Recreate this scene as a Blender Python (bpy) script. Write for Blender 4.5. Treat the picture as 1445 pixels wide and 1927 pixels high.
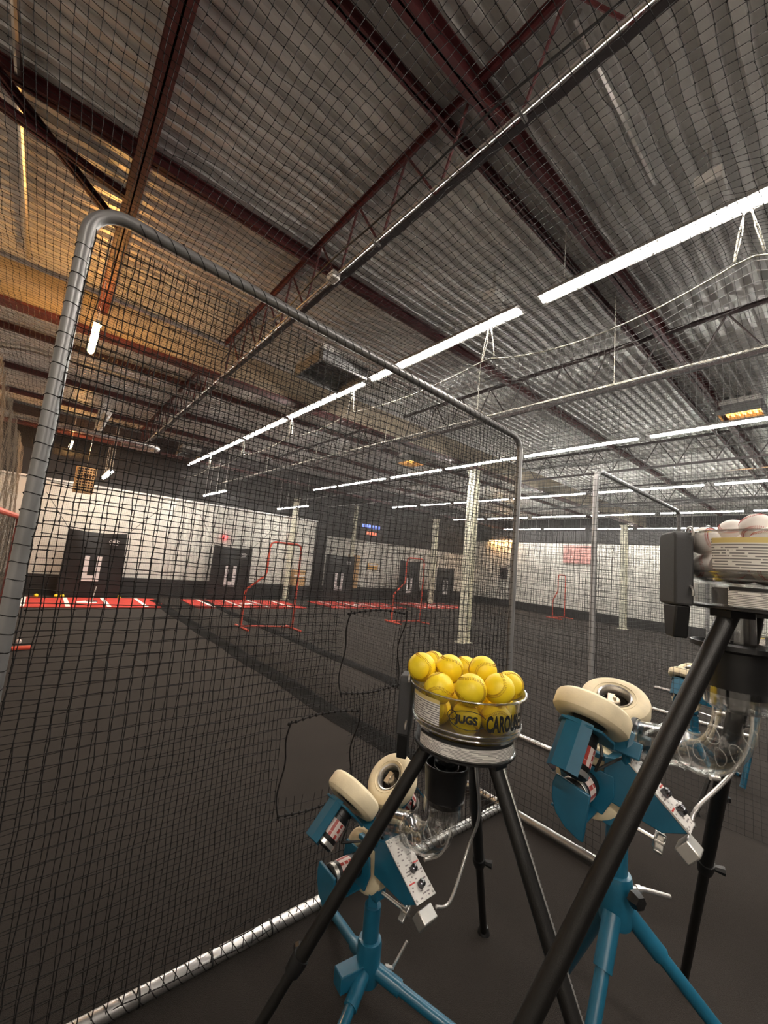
import bpy, math, random
import numpy as np
from mathutils import Vector, Matrix

# ------------------------------------------------------------------ scene, camera, light
for o in list(bpy.data.objects):
    bpy.data.objects.remove(o)
S = bpy.context.scene
COL = S.collection
random.seed(7)
rng = np.random.default_rng(11)
R_ = math.radians
PI = math.pi

def yaw_pitch_roll(y, p, r):
    f = Vector((math.sin(y) * math.cos(p), math.cos(y) * math.cos(p), math.sin(p)))
    right = Vector((math.cos(y), -math.sin(y), 0))
    up = right.cross(f)
    r2 = right * math.cos(r) + up * math.sin(r)
    u2 = -right * math.sin(r) + up * math.cos(r)
    return r2, u2, f

cr_, cu_, cf_ = yaw_pitch_roll(R_(39.52), R_(7.34), R_(5.355))
cd = bpy.data.cameras.new('camera')
cam = bpy.data.objects.new('camera', cd)
COL.objects.link(cam)
M = Matrix((cr_, cu_, -cf_)).transposed().to_4x4()
M.translation = Vector((0, 0, 1.7))
cam.matrix_world = M
cd.sensor_fit = 'VERTICAL'
cd.sensor_height = 36.0
cd.lens = 763.8 * 36.0 / 1927.0
cd.clip_start = 0.02
cd.clip_end = 200
S.camera = cam

S.view_settings.view_transform = 'Standard'
S.view_settings.look = 'None'
S.view_settings.exposure = 3.15
S.view_settings.gamma = 1.0
S.view_settings.use_curve_mapping = False
cy = S.cycles
cy.max_bounces = 7
cy.diffuse_bounces = 4
cy.glossy_bounces = 4
cy.transmission_bounces = 6
cy.transparent_max_bounces = 24
cy.caustics_reflective = False
cy.caustics_refractive = False
cy.sample_clamp_indirect = 4.0
cy.use_denoising = True
try:
    cy.denoiser = 'OPENIMAGEDENOISE'
except Exception:
    pass

TUBE_POWER = 21.0          # radiance of the white tube lights
WARM_POWER = 24.0          # radiance of the two amber tube lights

W = bpy.data.worlds.new('world')
S.world = W
W.use_nodes = True
W.node_tree.nodes['Background'].inputs[0].default_value = (0.8, 0.85, 1.0, 1)
W.node_tree.nodes['Background'].inputs[1].default_value = 0.02

# ------------------------------------------------------------------ materials
MATS = {}
def mat(name, col, rough=0.6, metal=0.0, var=0.0, vscale=8.0, bump=0.0, bscale=60.0, spec=0.5, coat=0.0, emit=None, estr=0.0):
    if name in MATS:
        return MATS[name]
    m = bpy.data.materials.new(name)
    m.use_nodes = True
    nt = m.node_tree
    b = nt.nodes['Principled BSDF']
    b.inputs['Base Color'].default_value = (*col, 1)
    b.inputs['Roughness'].default_value = rough
    b.inputs['Metallic'].default_value = metal
    b.inputs['Specular IOR Level'].default_value = spec
    b.inputs['Coat Weight'].default_value = coat
    if var > 0 or bump > 0:
        tc = nt.nodes.new('ShaderNodeTexCoord')
    if var > 0:
        n = nt.nodes.new('ShaderNodeTexNoise')
        n.inputs['Scale'].default_value = vscale
        n.inputs['Detail'].default_value = 5
        nt.links.new(tc.outputs['Object'], n.inputs['Vector'])
        rp = nt.nodes.new('ShaderNodeValToRGB')
        rp.color_ramp.elements[0].position = 0.3
        rp.color_ramp.elements[1].position = 0.7
        rp.color_ramp.elements[0].color = (*[c * (1 - var) for c in col], 1)
        rp.color_ramp.elements[1].color = (*[min(1, c * (1 + var)) for c in col], 1)
        nt.links.new(n.outputs['Fac'], rp.inputs['Fac'])
        nt.links.new(rp.outputs['Color'], b.inputs['Base Color'])
    if bump > 0:
        n2 = nt.nodes.new('ShaderNodeTexNoise')
        n2.inputs['Scale'].default_value = bscale
        n2.inputs['Detail'].default_value = 4
        nt.links.new(tc.outputs['Object'], n2.inputs['Vector'])
        bp = nt.nodes.new('ShaderNodeBump')
        bp.inputs['Strength'].default_value = bump
        bp.inputs['Distance'].default_value = 0.01
        nt.links.new(n2.outputs['Fac'], bp.inputs['Height'])
        nt.links.new(bp.outputs['Normal'], b.inputs['Normal'])
    if emit:
        b.inputs['Emission Color'].default_value = (*emit, 1)
        b.inputs['Emission Strength'].default_value = estr
    MATS[name] = m
    return m

def clear_plastic(name, tint=(0.95, 0.95, 0.94), lo=0.06, hi=0.75):
    m = bpy.data.materials.new(name)
    m.use_nodes = True
    nt = m.node_tree
    for n in list(nt.nodes):
        nt.nodes.remove(n)
    out = nt.nodes.new('ShaderNodeOutputMaterial')
    mix = nt.nodes.new('ShaderNodeMixShader')
    tr = nt.nodes.new('ShaderNodeBsdfTransparent')
    tr.inputs[0].default_value = (*tint, 1)
    gl = nt.nodes.new('ShaderNodeBsdfGlossy')
    gl.inputs['Color'].default_value = (0.9, 0.9, 0.9, 1)
    gl.inputs['Roughness'].default_value = 0.12
    lw = nt.nodes.new('ShaderNodeLayerWeight')
    lw.inputs['Blend'].default_value = 0.35
    mr = nt.nodes.new('ShaderNodeMapRange')
    mr.inputs['To Min'].default_value = lo
    mr.inputs['To Max'].default_value = hi
    nt.links.new(lw.outputs['Facing'], mr.inputs['Value'])
    nt.links.new(mr.outputs['Result'], mix.inputs[0])
    nt.links.new(tr.outputs[0], mix.inputs[1])
    nt.links.new(gl.outputs[0], mix.inputs[2])
    nt.links.new(mix.outputs[0], out.inputs['Surface'])
    MATS[name] = m
    return m

def label_mat(name, base, ink, scale, axis='Z', thr=0.45):
    """paper label with rows of small print (procedural)"""
    m = bpy.data.materials.new(name)
    m.use_nodes = True
    nt = m.node_tree
    b = nt.nodes['Principled BSDF']
    b.inputs['Roughness'].default_value = 0.45
    tc = nt.nodes.new('ShaderNodeTexCoord')
    sep = nt.nodes.new('ShaderNodeSeparateXYZ')
    nt.links.new(tc.outputs['UV'], sep.inputs[0])
    mul = nt.nodes.new('ShaderNodeMath'); mul.operation = 'MULTIPLY'; mul.inputs[1].default_value = scale
    nt.links.new(sep.outputs['Y'], mul.inputs[0])
    fr = nt.nodes.new('ShaderNodeMath'); fr.operation = 'FRACT'
    nt.links.new(mul.outputs[0], fr.inputs[0])
    gt = nt.nodes.new('ShaderNodeMath'); gt.operation = 'GREATER_THAN'; gt.inputs[1].default_value = 0.55
    nt.links.new(fr.outputs[0], gt.inputs[0])
    fl = nt.nodes.new('ShaderNodeMath'); fl.operation = 'FLOOR'
    nt.links.new(mul.outputs[0], fl.inputs[0])
    cmb = nt.nodes.new('ShaderNodeCombineXYZ')
    mx = nt.nodes.new('ShaderNodeMath'); mx.operation = 'MULTIPLY'; mx.inputs[1].default_value = 5.0
    nt.links.new(sep.outputs['X'], mx.inputs[0])
    nt.links.new(mx.outputs[0], cmb.inputs[0])
    m2 = nt.nodes.new('ShaderNodeMath'); m2.operation = 'MULTIPLY'; m2.inputs[1].default_value = 7.31
    nt.links.new(fl.outputs[0], m2.inputs[0])
    nt.links.new(m2.outputs[0], cmb.inputs[1])
    nz = nt.nodes.new('ShaderNodeTexNoise'); nz.inputs['Scale'].default_value = 1.0; nz.inputs['Detail'].default_value = 6
    nt.links.new(cmb.outputs[0], nz.inputs['Vector'])
    g2 = nt.nodes.new('ShaderNodeMath'); g2.operation = 'GREATER_THAN'; g2.inputs[1].default_value = thr
    nt.links.new(nz.outputs['Fac'], g2.inputs[0])
    an = nt.nodes.new('ShaderNodeMath'); an.operation = 'MULTIPLY'
    nt.links.new(gt.outputs[0], an.inputs[0]); nt.links.new(g2.outputs[0], an.inputs[1])
    mixc = nt.nodes.new('ShaderNodeMix'); mixc.data_type = 'RGBA'
    mixc.inputs['A'].default_value = (*base, 1); mixc.inputs['B'].default_value = (*ink, 1)
    nt.links.new(an.outputs[0], mixc.inputs['Factor'])
    nt.links.new(mixc.outputs['Result'], b.inputs['Base Color'])
    MATS[name] = m
    return m

black_turf = mat('black_turf', (0.0085, 0.007, 0.0062), 0.95, var=0.3, vscale=3.0, bump=0.7, bscale=420, spec=0.12)
black_turf.node_tree.nodes['Principled BSDF'].inputs['Sheen Weight'].default_value = 0.13
black_turf.node_tree.nodes['Principled BSDF'].inputs['Sheen Tint'].default_value = (1.0, 0.88, 0.8, 1)
deck_grey = mat('deck_grey', (0.7, 0.68, 0.665), 0.38, 0.4, var=0.18, vscale=1.6, spec=0.5)
steel_red = mat('red_oxide_steel', (0.085, 0.016, 0.018), 0.55, var=0.25, vscale=6)
steel_dark = mat('dark_steel', (0.035, 0.024, 0.026), 0.5, var=0.2, vscale=5)
galv = mat('galvanised_pipe', (0.62, 0.61, 0.6), 0.32, 0.9, var=0.12, vscale=14, bump=0.08, bscale=90)
silver = mat('silver_metal', (0.72, 0.7, 0.67), 0.3, 0.85, var=0.06, vscale=20)
grey_pipe = mat('grey_painted_pipe', (0.27, 0.265, 0.265), 0.36, 0.45, var=0.1, vscale=10)
net_black = mat('black_netting', (0.011, 0.0095, 0.0095), 0.7, spec=0.25)
net_amber_lit = mat('amber_lit_netting', (0.22, 0.175, 0.13), 0.8)  # black twine painted lighter and tan for the amber lamp's light on it
net_far = mat('charcoal_netting', (0.02, 0.0185, 0.0185), 0.55, spec=0.5)
rope_pale = mat('pale_rope', (0.6, 0.58, 0.5), 0.8)
wall_white = mat('white_wall', (0.62, 0.59, 0.535), 0.8, var=0.05, vscale=0.8)
wall_dark = mat('dark_wall', (0.025, 0.022, 0.022), 0.8, var=0.2, vscale=1.2)
pad_black = mat('black_pad', (0.02, 0.018, 0.0175), 0.62, var=0.15, vscale=2)
tan_beam = mat('tan_beam', (0.4, 0.33, 0.24), 0.75, var=0.1, vscale=1.5)
vinyl_black = mat('black_vinyl', (0.011, 0.0095, 0.0095), 0.42, var=0.2, vscale=4)
white_vinyl = mat('white_vinyl', (0.6, 0.57, 0.56), 0.5)
red_turf = mat('red_turf', (0.45, 0.035, 0.022), 0.9, var=0.14, vscale=6, bump=0.4, bscale=300)
white_paint = mat('white_line_paint', (0.8, 0.77, 0.72), 0.8)
red_frame = mat('red_powder_coat', (0.6, 0.075, 0.04), 0.4, var=0.1, vscale=10)
pillar_paint = mat('cream_pillar_paint', (0.72, 0.68, 0.55), 0.7, var=0.12, vscale=3)
blue = mat('teal_blue_enamel', (0.0105, 0.108, 0.185), 0.34, var=0.12, vscale=12, coat=0.25)
cream_rubber = mat('cream_rubber', (0.85, 0.73, 0.5), 0.68, var=0.09, vscale=18, bump=0.06, bscale=120)
black_plastic = mat('black_plastic', (0.0075, 0.0075, 0.008), 0.42, var=0.1, vscale=20)
black_tube = mat('black_powder_tube', (0.005, 0.0044, 0.004), 0.45, bump=0.12, bscale=350)
grey_cover = mat('charcoal_cover', (0.042, 0.042, 0.044), 0.6, bump=0.1, bscale=300)
yellow_leather = mat('yellow_leather', (0.95, 0.70, 0.02), 0.45, var=0.06, vscale=14, bump=0.05, bscale=220)
yellow_thread = mat('ochre_thread', (0.42, 0.2, 0.01), 0.7)
white_leather = mat('white_leather', (0.82, 0.77, 0.73), 0.5, var=0.04, vscale=12)
red_thread = mat('red_thread', (0.5, 0.06, 0.05), 0.7)
ink_black = mat('black_ink', (0.012, 0.012, 0.012), 0.5)
sticker_red = mat('red_sticker', (0.55, 0.05, 0.04), 0.5)
chrome_dark = mat('dark_chrome', (0.12, 0.12, 0.13), 0.12, 0.9)
wood_tan = mat('tan_wood', (0.52, 0.32, 0.15), 0.7, var=0.2, vscale=9)
heater_grey = mat('heater_grey', (0.2, 0.2, 0.2), 0.5, var=0.1, vscale=4)
amber_glow = mat('amber_panel', (0.9, 0.5, 0.15), 0.6, emit=(1.0, 0.45, 0.1), estr=0.9)
fixture_white = mat('fixture_white', (0.75, 0.73, 0.7), 0.5)
fixture_hood = mat('fixture_hood_grey', (0.2, 0.195, 0.19), 0.5)
clear = clear_plastic('clear_plastic', (0.94, 0.94, 0.93), 0.05, 0.6)
clear_ring = clear_plastic('clear_plastic_edge', (0.86, 0.86, 0.85), 0.25, 0.8)
def frost():
    m = bpy.data.materials.new('frosted_edge'); m.use_nodes = True; nt = m.node_tree
    b = nt.nodes['Principled BSDF']; b.inputs['Base Color'].default_value = (0.75, 0.74, 0.7, 1); b.inputs['Roughness'].default_value = 0.25
    tr = nt.nodes.new('ShaderNodeBsdfTransparent'); mx = nt.nodes.new('ShaderNodeMixShader'); mx.inputs[0].default_value = 0.3
    nt.links.new(tr.outputs[0], mx.inputs[1]); nt.links.new(b.outputs[0], mx.inputs[2]); nt.links.new(mx.outputs[0], nt.nodes['Material Output'].inputs['Surface'])
    return m
frosted = frost()
dish_dark = mat('rim_dish_dark', (0.05, 0.042, 0.034), 0.5, 0.4)
clamp_cream = mat('hub_clamp_cream', (0.7, 0.6, 0.46), 0.4, 0.3)
clear_smoky = clear_plastic('smoky_clear_plastic', (0.8, 0.8, 0.8), 0.07, 0.6)
print_white = label_mat('white_print_label', (0.78, 0.75, 0.7), (0.2, 0.19, 0.18), 11, thr=0.42)
print_panel = label_mat('silver_panel_print', (0.66, 0.63, 0.6), (0.2, 0.17, 0.17), 22, thr=0.55)
print_motor = label_mat('red_print_label', (0.75, 0.62, 0.58), (0.4, 0.05, 0.04), 5, thr=0.42)
tube_white = mat('tube_diffuser', (0.9, 0.9, 0.9), 0.5, emit=(1.0, 0.91, 0.81), estr=TUBE_POWER)
tube_cool = mat('tube_diffuser_cool', (0.9, 0.9, 0.9), 0.5, emit=(1.0, 0.98, 0.9), estr=TUBE_POWER)
tube_amber = mat('tube_diffuser_amber', (0.9, 0.8, 0.6), 0.5, emit=(1.0, 0.5, 0.14), estr=WARM_POWER)

# ------------------------------------------------------------------ mesh helpers
def basis(d):
    d = Vector(d).normalized()
    a = Vector((0, 0, 1)) if abs(d.z) < 0.9 else Vector((1, 0, 0))
    u = d.cross(a).normalized()
    return u, d.cross(u).normalized(), d

class MB:
    def __init__(self):
        self.v = []; self.f = []; self.uv = {}
    def add(self, vs, fs):
        n = len(self.v)
        self.v += [tuple(x) for x in vs]
        self.f += [tuple(i + n for i in f) for f in fs]
    def box(self, c, s, rot=None, axes=None):
        hx, hy, hz = s[0] / 2, s[1] / 2, s[2] / 2
        vs = [Vector((x, y, z)) for x in (-hx, hx) for y in (-hy, hy) for z in (-hz, hz)]
        if axes:
            a, b, u = axes
            vs = [a * p.x + b * p.y + u * p.z for p in vs]
        elif rot is not None:
            vs = [rot @ p for p in vs]
        c = Vector(c)
        self.add([p + c for p in vs], [(0, 1, 3, 2), (4, 6, 7, 5), (0, 4, 5, 1), (2, 3, 7, 6), (0, 2, 6, 4), (1, 5, 7, 3)])
        return self
    def tube(self, pts, r, n=10, caps=True, closed=False):
        pts = [Vector(p) for p in pts]
        m = len(pts)
        rs = r if isinstance(r, (list, tuple)) else [r] * m
        dirs = []
        for i in range(m):
            if closed:
                d = pts[(i + 1) % m] - pts[i - 1]
            else:
                d = pts[min(i + 1, m - 1)] - pts[max(i - 1, 0)]
            dirs.append(d.normalized())
        u, w, _ = basis(dirs[0])
        vs = []
        for i in range(m):
            d = dirs[i]
            u = (u - d * u.dot(d))
            if u.length < 1e-6:
                u = basis(d)[0]
            u.normalize()
            w = d.cross(u)
            for k in range(n):
                a = 2 * PI * k / n
                vs.append(pts[i] + (u * math.cos(a) + w * math.sin(a)) * rs[i])
        fs = []
        for i in range(m if closed else m - 1):
            j = (i + 1) % m
            for k in range(n):
                l = (k + 1) % n
                fs.append((i * n + k, i * n + l, j * n + l, j * n + k))
        if caps and not closed:
            fs.append(tuple(range(n - 1, -1, -1)))
            fs.append(tuple((m - 1) * n + k for k in range(n)))
        self.add(vs, fs)
        return self
    def lathe(self, prof, o, d, n=24, closed=False, u=None):
        """prof = [(radius, height)] revolved round axis d through o"""
        if u is None:
            u, w, d = basis(d)
        else:
            d = Vector(d).normalized(); u = (Vector(u) - d * Vector(u).dot(d)).normalized(); w = d.cross(u)
        o = Vector(o); m = len(prof)
        vs = []
        for (r, h) in prof:
            for k in range(n):
                a = 2 * PI * k / n
                vs.append(o + d * h + (u * math.cos(a) + w * math.sin(a)) * max(r, 1e-5))
        fs = []
        for i in range(m if closed else m - 1):
            j = (i + 1) % m
            for k in range(n):
                l = (k + 1) % n
                fs.append((i * n + k, i * n + l, j * n + l, j * n + k))
        self.add(vs, fs)
        return self
    def arc_band(self, o, r0, r1, z0, z1, a0, a1, n=24, thick=0.0):
        """curved label band on a vertical drum, with UVs (u along, v up)"""
        o = Vector(o)
        base = len(self.v)
        vs = []
        for i in range(n + 1):
            a = a0 + (a1 - a0) * i / n
            c, s = math.cos(a), math.sin(a)
            vs.append(o + Vector((r0 * c, r0 * s, z0)))
            vs.append(o + Vector((r1 * c, r1 * s, z1)))
        fs = []
        for i in range(n):
            fi = len(self.f) + len(fs)
            fs.append((2 * i, 2 * i + 2, 2 * i + 3, 2 * i + 1))
            self.uv[fi] = [(i / n, 0), ((i + 1) / n, 0), ((i + 1) / n, 1), (i / n, 1)]
        self.add(vs, fs)
        return self
    def quad_uv(self, p00, p10, p11, p01):
        self.uv[len(self.f)] = [(0, 0), (1, 0), (1, 1), (0, 1)]
        self.add([p00, p10, p11, p01], [(0, 1, 2, 3)])
        return self
    def prism(self, poly, o, ax, ay, az, t):
        """2-D polygon (x,y) in axes ax, ay, extruded t along az"""
        o = Vector(o); n = len(poly)
        vs = [o + ax * x + ay * y for x, y in poly] + [o + ax * x + ay * y + az * t for x, y in poly]
        fs = [tuple(range(n - 1, -1, -1)), tuple(range(n, 2 * n))]
        for i in range(n):
            j = (i + 1) % n
            fs.append((i, j, n + j, n + i))
        self.add(vs, fs)
        return self
    def sheet(self, line, o, ax, ay, az, length, t):
        """open polyline (x,y) swept along az as a sheet of thickness t"""
        pts = [Vector((p[0], p[1])) for p in line]
        off = []
        for i, p in enumerate(pts):
            d = (pts[min(i + 1, len(pts) - 1)] - pts[max(i - 1, 0)]).normalized()
            off.append(p + Vector((-d.y, d.x)) * t)
        poly = [(p.x, p.y) for p in pts] + [(p.x, p.y) for p in reversed(off)]
        o = Vector(o); n = len(poly); m = len(pts)
        vs = [o + ax * x + ay * y for x, y in poly] + [o + ax * x + ay * y + az * length for x, y in poly]
        fs = []
        for i in range(n):
            j = (i + 1) % n
            fs.append((i, j, n + j, n + i))
        for i in range(m - 1):
            q = (i, i + 1, n - 2 - i, n - 1 - i)
            fs.append(tuple(reversed(q))); fs.append(tuple(k + n for k in q))
        self.add(vs, fs)
        return self
    def sphere(self, c, r, nu=24, nv=14):
        c = Vector(c)
        vs = [c + Vector((0, 0, r))]
        for j in range(1, nv):
            t = PI * j / nv
            for k in range(nu):
                a = 2 * PI * k / nu
                vs.append(c + Vector((math.sin(t) * math.cos(a), math.sin(t) * math.sin(a), math.cos(t))) * r)
        vs.append(c - Vector((0, 0, r)))
        fs = [(0, 1 + k, 1 + (k + 1) % nu) for k in range(nu)]
        for j in range(nv - 2):
            for k in range(nu):
                a = 1 + j * nu + k; b = 1 + j * nu + (k + 1) % nu
                fs.append((a, a + nu, b + nu, b))
        L = len(vs) - 1
        fs += [(L, L - nu + (k + 1) % nu, L - nu + k) for k in range(nu)]
        self.add(vs, fs)
        return self
    def build(self, name, m, parent=None, sharp=35, bevel=0.0, origin=None):
        me = bpy.data.meshes.new(name)
        org = Vector(origin) if origin is not None else Vector((0, 0, 0))
        if parent is not None and origin is None:
            org = world_loc(parent)
        me.from_pydata([tuple(Vector(p) - org) for p in self.v], [], self.f)
        if self.uv:
            lay = me.uv_layers.new(name='UVMap')
            for fi, uvs in self.uv.items():
                p = me.polygons[fi]
                for li, q in zip(p.loop_indices, uvs):
                    lay.data[li].uv = q
        me.validate()
        me.polygons.foreach_set('use_smooth', [True] * len(me.polygons))
        try:
            me.set_sharp_from_angle(angle=R_(sharp))
        except Exception:
            pass
        me.materials.append(m)
        o = bpy.data.objects.new(name, me)
        COL.objects.link(o)
        if parent is not None:
            o.parent = parent
            o.location = org - world_loc(parent)
        else:
            o.location = org
        if bevel > 0:
            md = o.modifiers.new('edge', 'BEVEL')
            md.width = bevel; md.segments = 2; md.limit_method = 'ANGLE'
        return o

def world_loc(o):
    v = Vector((0, 0, 0))
    while o is not None:
        v += o.location
        o = o.parent
    return v

def tag(o, label=None, cat=None, group=None, kind=None):
    if label: o['label'] = label
    if cat: o['category'] = cat
    if group: o['group'] = group
    if kind: o['kind'] = kind
    return o

def thing(name, loc, label, cat, group=None):
    o = bpy.data.objects.new(name, None)
    o.empty_display_size = 0.05
    COL.objects.link(o)
    o.location = loc
    return tag(o, label, cat, group)

def copy_tree(o, loc=None, parent=None):
    c = o.copy()
    COL.objects.link(c)
    if parent is not None:
        c.parent = parent
        c.matrix_parent_inverse = o.matrix_parent_inverse
    if loc is not None:
        c.location = loc
    for ch in o.children:
        copy_tree(ch, None, c)
    return c

def text_mesh(body, size, shear=0.0, font_scale_x=1.0, offset=0.0):
    """vertices/faces of a flat text, origin at its lower-left"""
    cu = bpy.data.curves.new('lettering', 'FONT')
    cu.body = body; cu.size = size; cu.shear = shear; cu.offset = offset
    cu.resolution_u = 4
    ob = bpy.data.objects.new('lettering', cu)
    COL.objects.link(ob)
    bpy.context.view_layer.update()
    dg = bpy.context.evaluated_depsgraph_get()
    me = ob.evaluated_get(dg).to_mesh()
    vs = [Vector((v.co.x * font_scale_x, v.co.y, 0)) for v in me.vertices]
    fs = [tuple(p.vertices) for p in me.polygons]
    ob.evaluated_get(dg).to_mesh_clear()
    bpy.data.objects.remove(ob)
    bpy.data.curves.remove(cu)
    return vs, fs

ORD = ['first', 'second', 'third', 'fourth', 'fifth', 'sixth', 'seventh', 'eighth', 'ninth', 'tenth']

# ------------------------------------------------------------------ netting (real twine geometry)
def strands(P, Q, r, name, m, parent=None, knots=None, kr=0.0):
    """one mesh of triangular-section twine for all segments P->Q"""
    P = np.asarray(P, float); Q = np.asarray(Q, float)
    d = Q - P
    L = np.linalg.norm(d, axis=1, keepdims=True)
    ok = L[:, 0] > 1e-6
    P, Q, d, L = P[ok], Q[ok], d[ok], L[ok]
    d = d / L
    a = np.where(np.abs(d[:, 2:3]) < 0.9, np.array([[0, 0, 1.0]]), np.array([[1.0, 0, 0]]))
    u = np.cross(d, a); u /= np.linalg.norm(u, axis=1, keepdims=True)
    w = np.cross(d, u)
    n = len(P)
    V = np.empty((n, 6, 3))
    for k in range(3):
        t = 2 * PI * k / 3
        off = (u * math.cos(t) + w * math.sin(t)) * r
        V[:, k] = P + off - d * r * 0.5
        V[:, k + 3] = Q + off + d * r * 0.5
    F = np.array([[0, 1, 4, 3], [1, 2, 5, 4], [2, 0, 3, 5]])
    faces = (np.arange(n)[:, None, None] * 6 + F[None]).reshape(-1, 4)
    V = V.reshape(-1, 3)
    if knots is not None and len(knots):
        K = np.asarray(knots, float)
        o8 = np.array([[1, 0, 0], [-1, 0, 0], [0, 1, 0], [0, -1, 0], [0, 0, 1], [0, 0, -1]]) * kr
        KV = (K[:, None] + o8[None]).reshape(-1, 3)
        kf = np.array([[0, 2, 4, 4], [2, 1, 4, 4], [1, 3, 4, 4], [3, 0, 4, 4], [2, 0, 5, 5], [1, 2, 5, 5], [3, 1, 5, 5], [0, 3, 5, 5]])
        tri = kf[:, :3]
        KF = (np.arange(len(K))[:, None, None] * 6 + tri[None]).reshape(-1, 3) + len(V)
        V = np.vstack([V, KV])
    else:
        KF = np.zeros((0, 3), int)
    me = bpy.data.meshes.new(name)
    me.vertices.add(len(V)); me.vertices.foreach_set('co', V.ravel())
    nl = faces.size + KF.size
    me.loops.add(nl)
    me.loops.foreach_set('vertex_index', np.concatenate([faces.ravel(), KF.ravel()]).astype(np.int32))
    nf = len(faces) + len(KF)
    me.polygons.add(nf)
    ls = np.concatenate([np.arange(len(faces)) * 4, faces.size + np.arange(len(KF)) * 3]).astype(np.int32)
    me.polygons.foreach_set('loop_start', ls)
    me.update(calc_edges=True)
    me.validate()
    me.materials.append(m)
    o = bpy.data.objects.new(name, me)
    COL.objects.link(o)
    if parent is not None:
        o.parent = parent
        o.location = -world_loc(parent)
    return o

def net_segments(func, U, Vv, cell, step, keep=None, every_u=True):
    """strand segments of a mesh sheet: func(u,v)->(n,3); U=(u0,u1), Vv=(v0,v1)"""
    us = np.arange(U[0], U[1] + 1e-6, cell); vs = np.arange(Vv[0], Vv[1] + 1e-6, cell)
    Ps, Qs = [], []
    nv = max(2, int(math.ceil((Vv[1] - Vv[0]) / step)) + 1)
    nu = max(2, int(math.ceil((U[1] - U[0]) / step)) + 1)
    vv = np.linspace(Vv[0], Vv[1], nv); uu = np.linspace(U[0], U[1], nu)
    A, B = np.meshgrid(us, vv, indexing='ij')
    P = func(A.ravel(), B.ravel()).reshape(len(us), nv, 3)
    p, q = P[:, :-1].reshape(-1, 3), P[:, 1:].reshape(-1, 3)
    if keep is not None:
        k = keep(A[:, :-1].ravel() * 0.5 + A[:, 1:].ravel() * 0.5, (B[:, :-1].ravel() + B[:, 1:].ravel()) * 0.5)
        p, q = p[k], q[k]
    Ps.append(p); Qs.append(q)
    A, B = np.meshgrid(uu, vs, indexing='ij')
    P = func(A.ravel(), B.ravel()).reshape(nu, len(vs), 3)
    p, q = P[:-1].reshape(-1, 3), P[1:].reshape(-1, 3)
    if keep is not None:
        k = keep((A[:-1].ravel() + A[1:].ravel()) * 0.5, (B[:-1].ravel() + B[1:].ravel()) * 0.5)
        p, q = p[k], q[k]
    Ps.append(p); Qs.append(q)
    A, B = np.meshgrid(us, vs, indexing='ij')
    a, b = A.ravel(), B.ravel()
    if keep is not None:
        k = keep(a, b); a, b = a[k], b[k]
    return np.vstack(Ps), np.vstack(Qs), func(a, b)

def wob(u, v, s=1.0, seed=0.0):
    """smooth wobble of hung twine"""
    return s * (np.sin(u * 3.1 + v * 1.7 + seed) * 0.5 + np.sin(u * 7.3 - v * 4.1 + 1.3 + seed * 2) * 0.3
                + np.sin(u * 17.0 + v * 23.0 + seed * 3) * 0.2 + np.sin(v * 41.0 - u * 13.0 + seed) * 0.12)

CELL = 0.044

# ================================================================== SETTING
XL, XR, YN, YF, ZC = -2.2, 20.0, -5.0, 14.9, 4.85

b = MB(); b.box((9, 4.9, -0.05), (24, 21, 0.1))
tag(b.build('floor', black_turf, origin=(9, 4.9, -0.1)), kind='structure')

# corrugated roof deck: flutes run along X
b = MB()
pitch = 0.14
vs, fs = [], []
y = YN
prof = [(0.0, 0.0), (0.052, 0.0), (0.072, 0.042), (0.12, 0.042), (0.14, 0.0)]
ys = []
while y < 15.6:
    for (dy, dz) in prof[:-1]:
        ys.append((y + dy, ZC + dz))
    y += pitch
for (yy, zz) in ys:
    vs.append((XL - 0.5, yy, zz)); vs.append((XR + 0.8, yy, zz))
for i in range(len(ys) - 1):
    fs.append((2 * i, 2 * i + 1, 2 * i + 3, 2 * i + 2))
b.add(vs, fs)
b.box((9, 5.3, ZC + 0.12), (24, 21.5, 0.1))
tag(b.build('ceiling', deck_grey, sharp=20, origin=(9, 4.9, ZC)), kind='structure')

# walls
def slab(name, c, s, m):
    return tag(MB().box(c, s).build(name, m, origin=(c[0], c[1], c[2] - s[2] / 2)), kind='structure')
slab('wall_back', (3.35, YF + 0.1, ZC / 2), (11.5, 0.2, ZC), wall_white)
slab('wall_back_right', (14.6, YF + 0.6, ZC / 2), (11.0, 0.2, ZC), wall_white)
slab('wall_right', (XR + 0.1, 4.9, ZC / 2), (0.2, 21, ZC), wall_white)
slab('wall_left', (XL - 0.1, 4.9, ZC / 2), (0.2, 21, ZC), wall_white)
slab('wall_front', (9, YN - 0.1, ZC / 2), (23, 0.2, ZC), wall_dark)
slab('trim_1', (3.35, YF - 0.02, 4.02), (11.5, 0.05, 1.62), wall_dark)
slab('trim_2', (14.6, YF + 0.47, 3.78), (11.0, 0.06, 2.1), wall_dark)
slab('trim_3', (8.95, YF - 0.06, 2.4), (0.5, 0.14, 4.8), wall_dark)
slab('trim_4', (3.35, YF - 0.07, 3.22), (11.4, 0.06, 0.05), fixture_white)
slab('trim_5', (XR - 0.03, 4.9, 4.2), (0.06, 20.6, 1.2), wall_dark)
slab('baseboard_back', (3.35, YF - 0.06, 0.28), (11.5, 0.12, 0.56), pad_black)
slab('baseboard_back_right', (14.6, YF + 0.42, 0.28), (11.0, 0.12, 0.56), pad_black)
slab('baseboard_right', (XR - 0.06, 4.9, 0.205), (0.12, 20.4, 0.41), pad_black)

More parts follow.
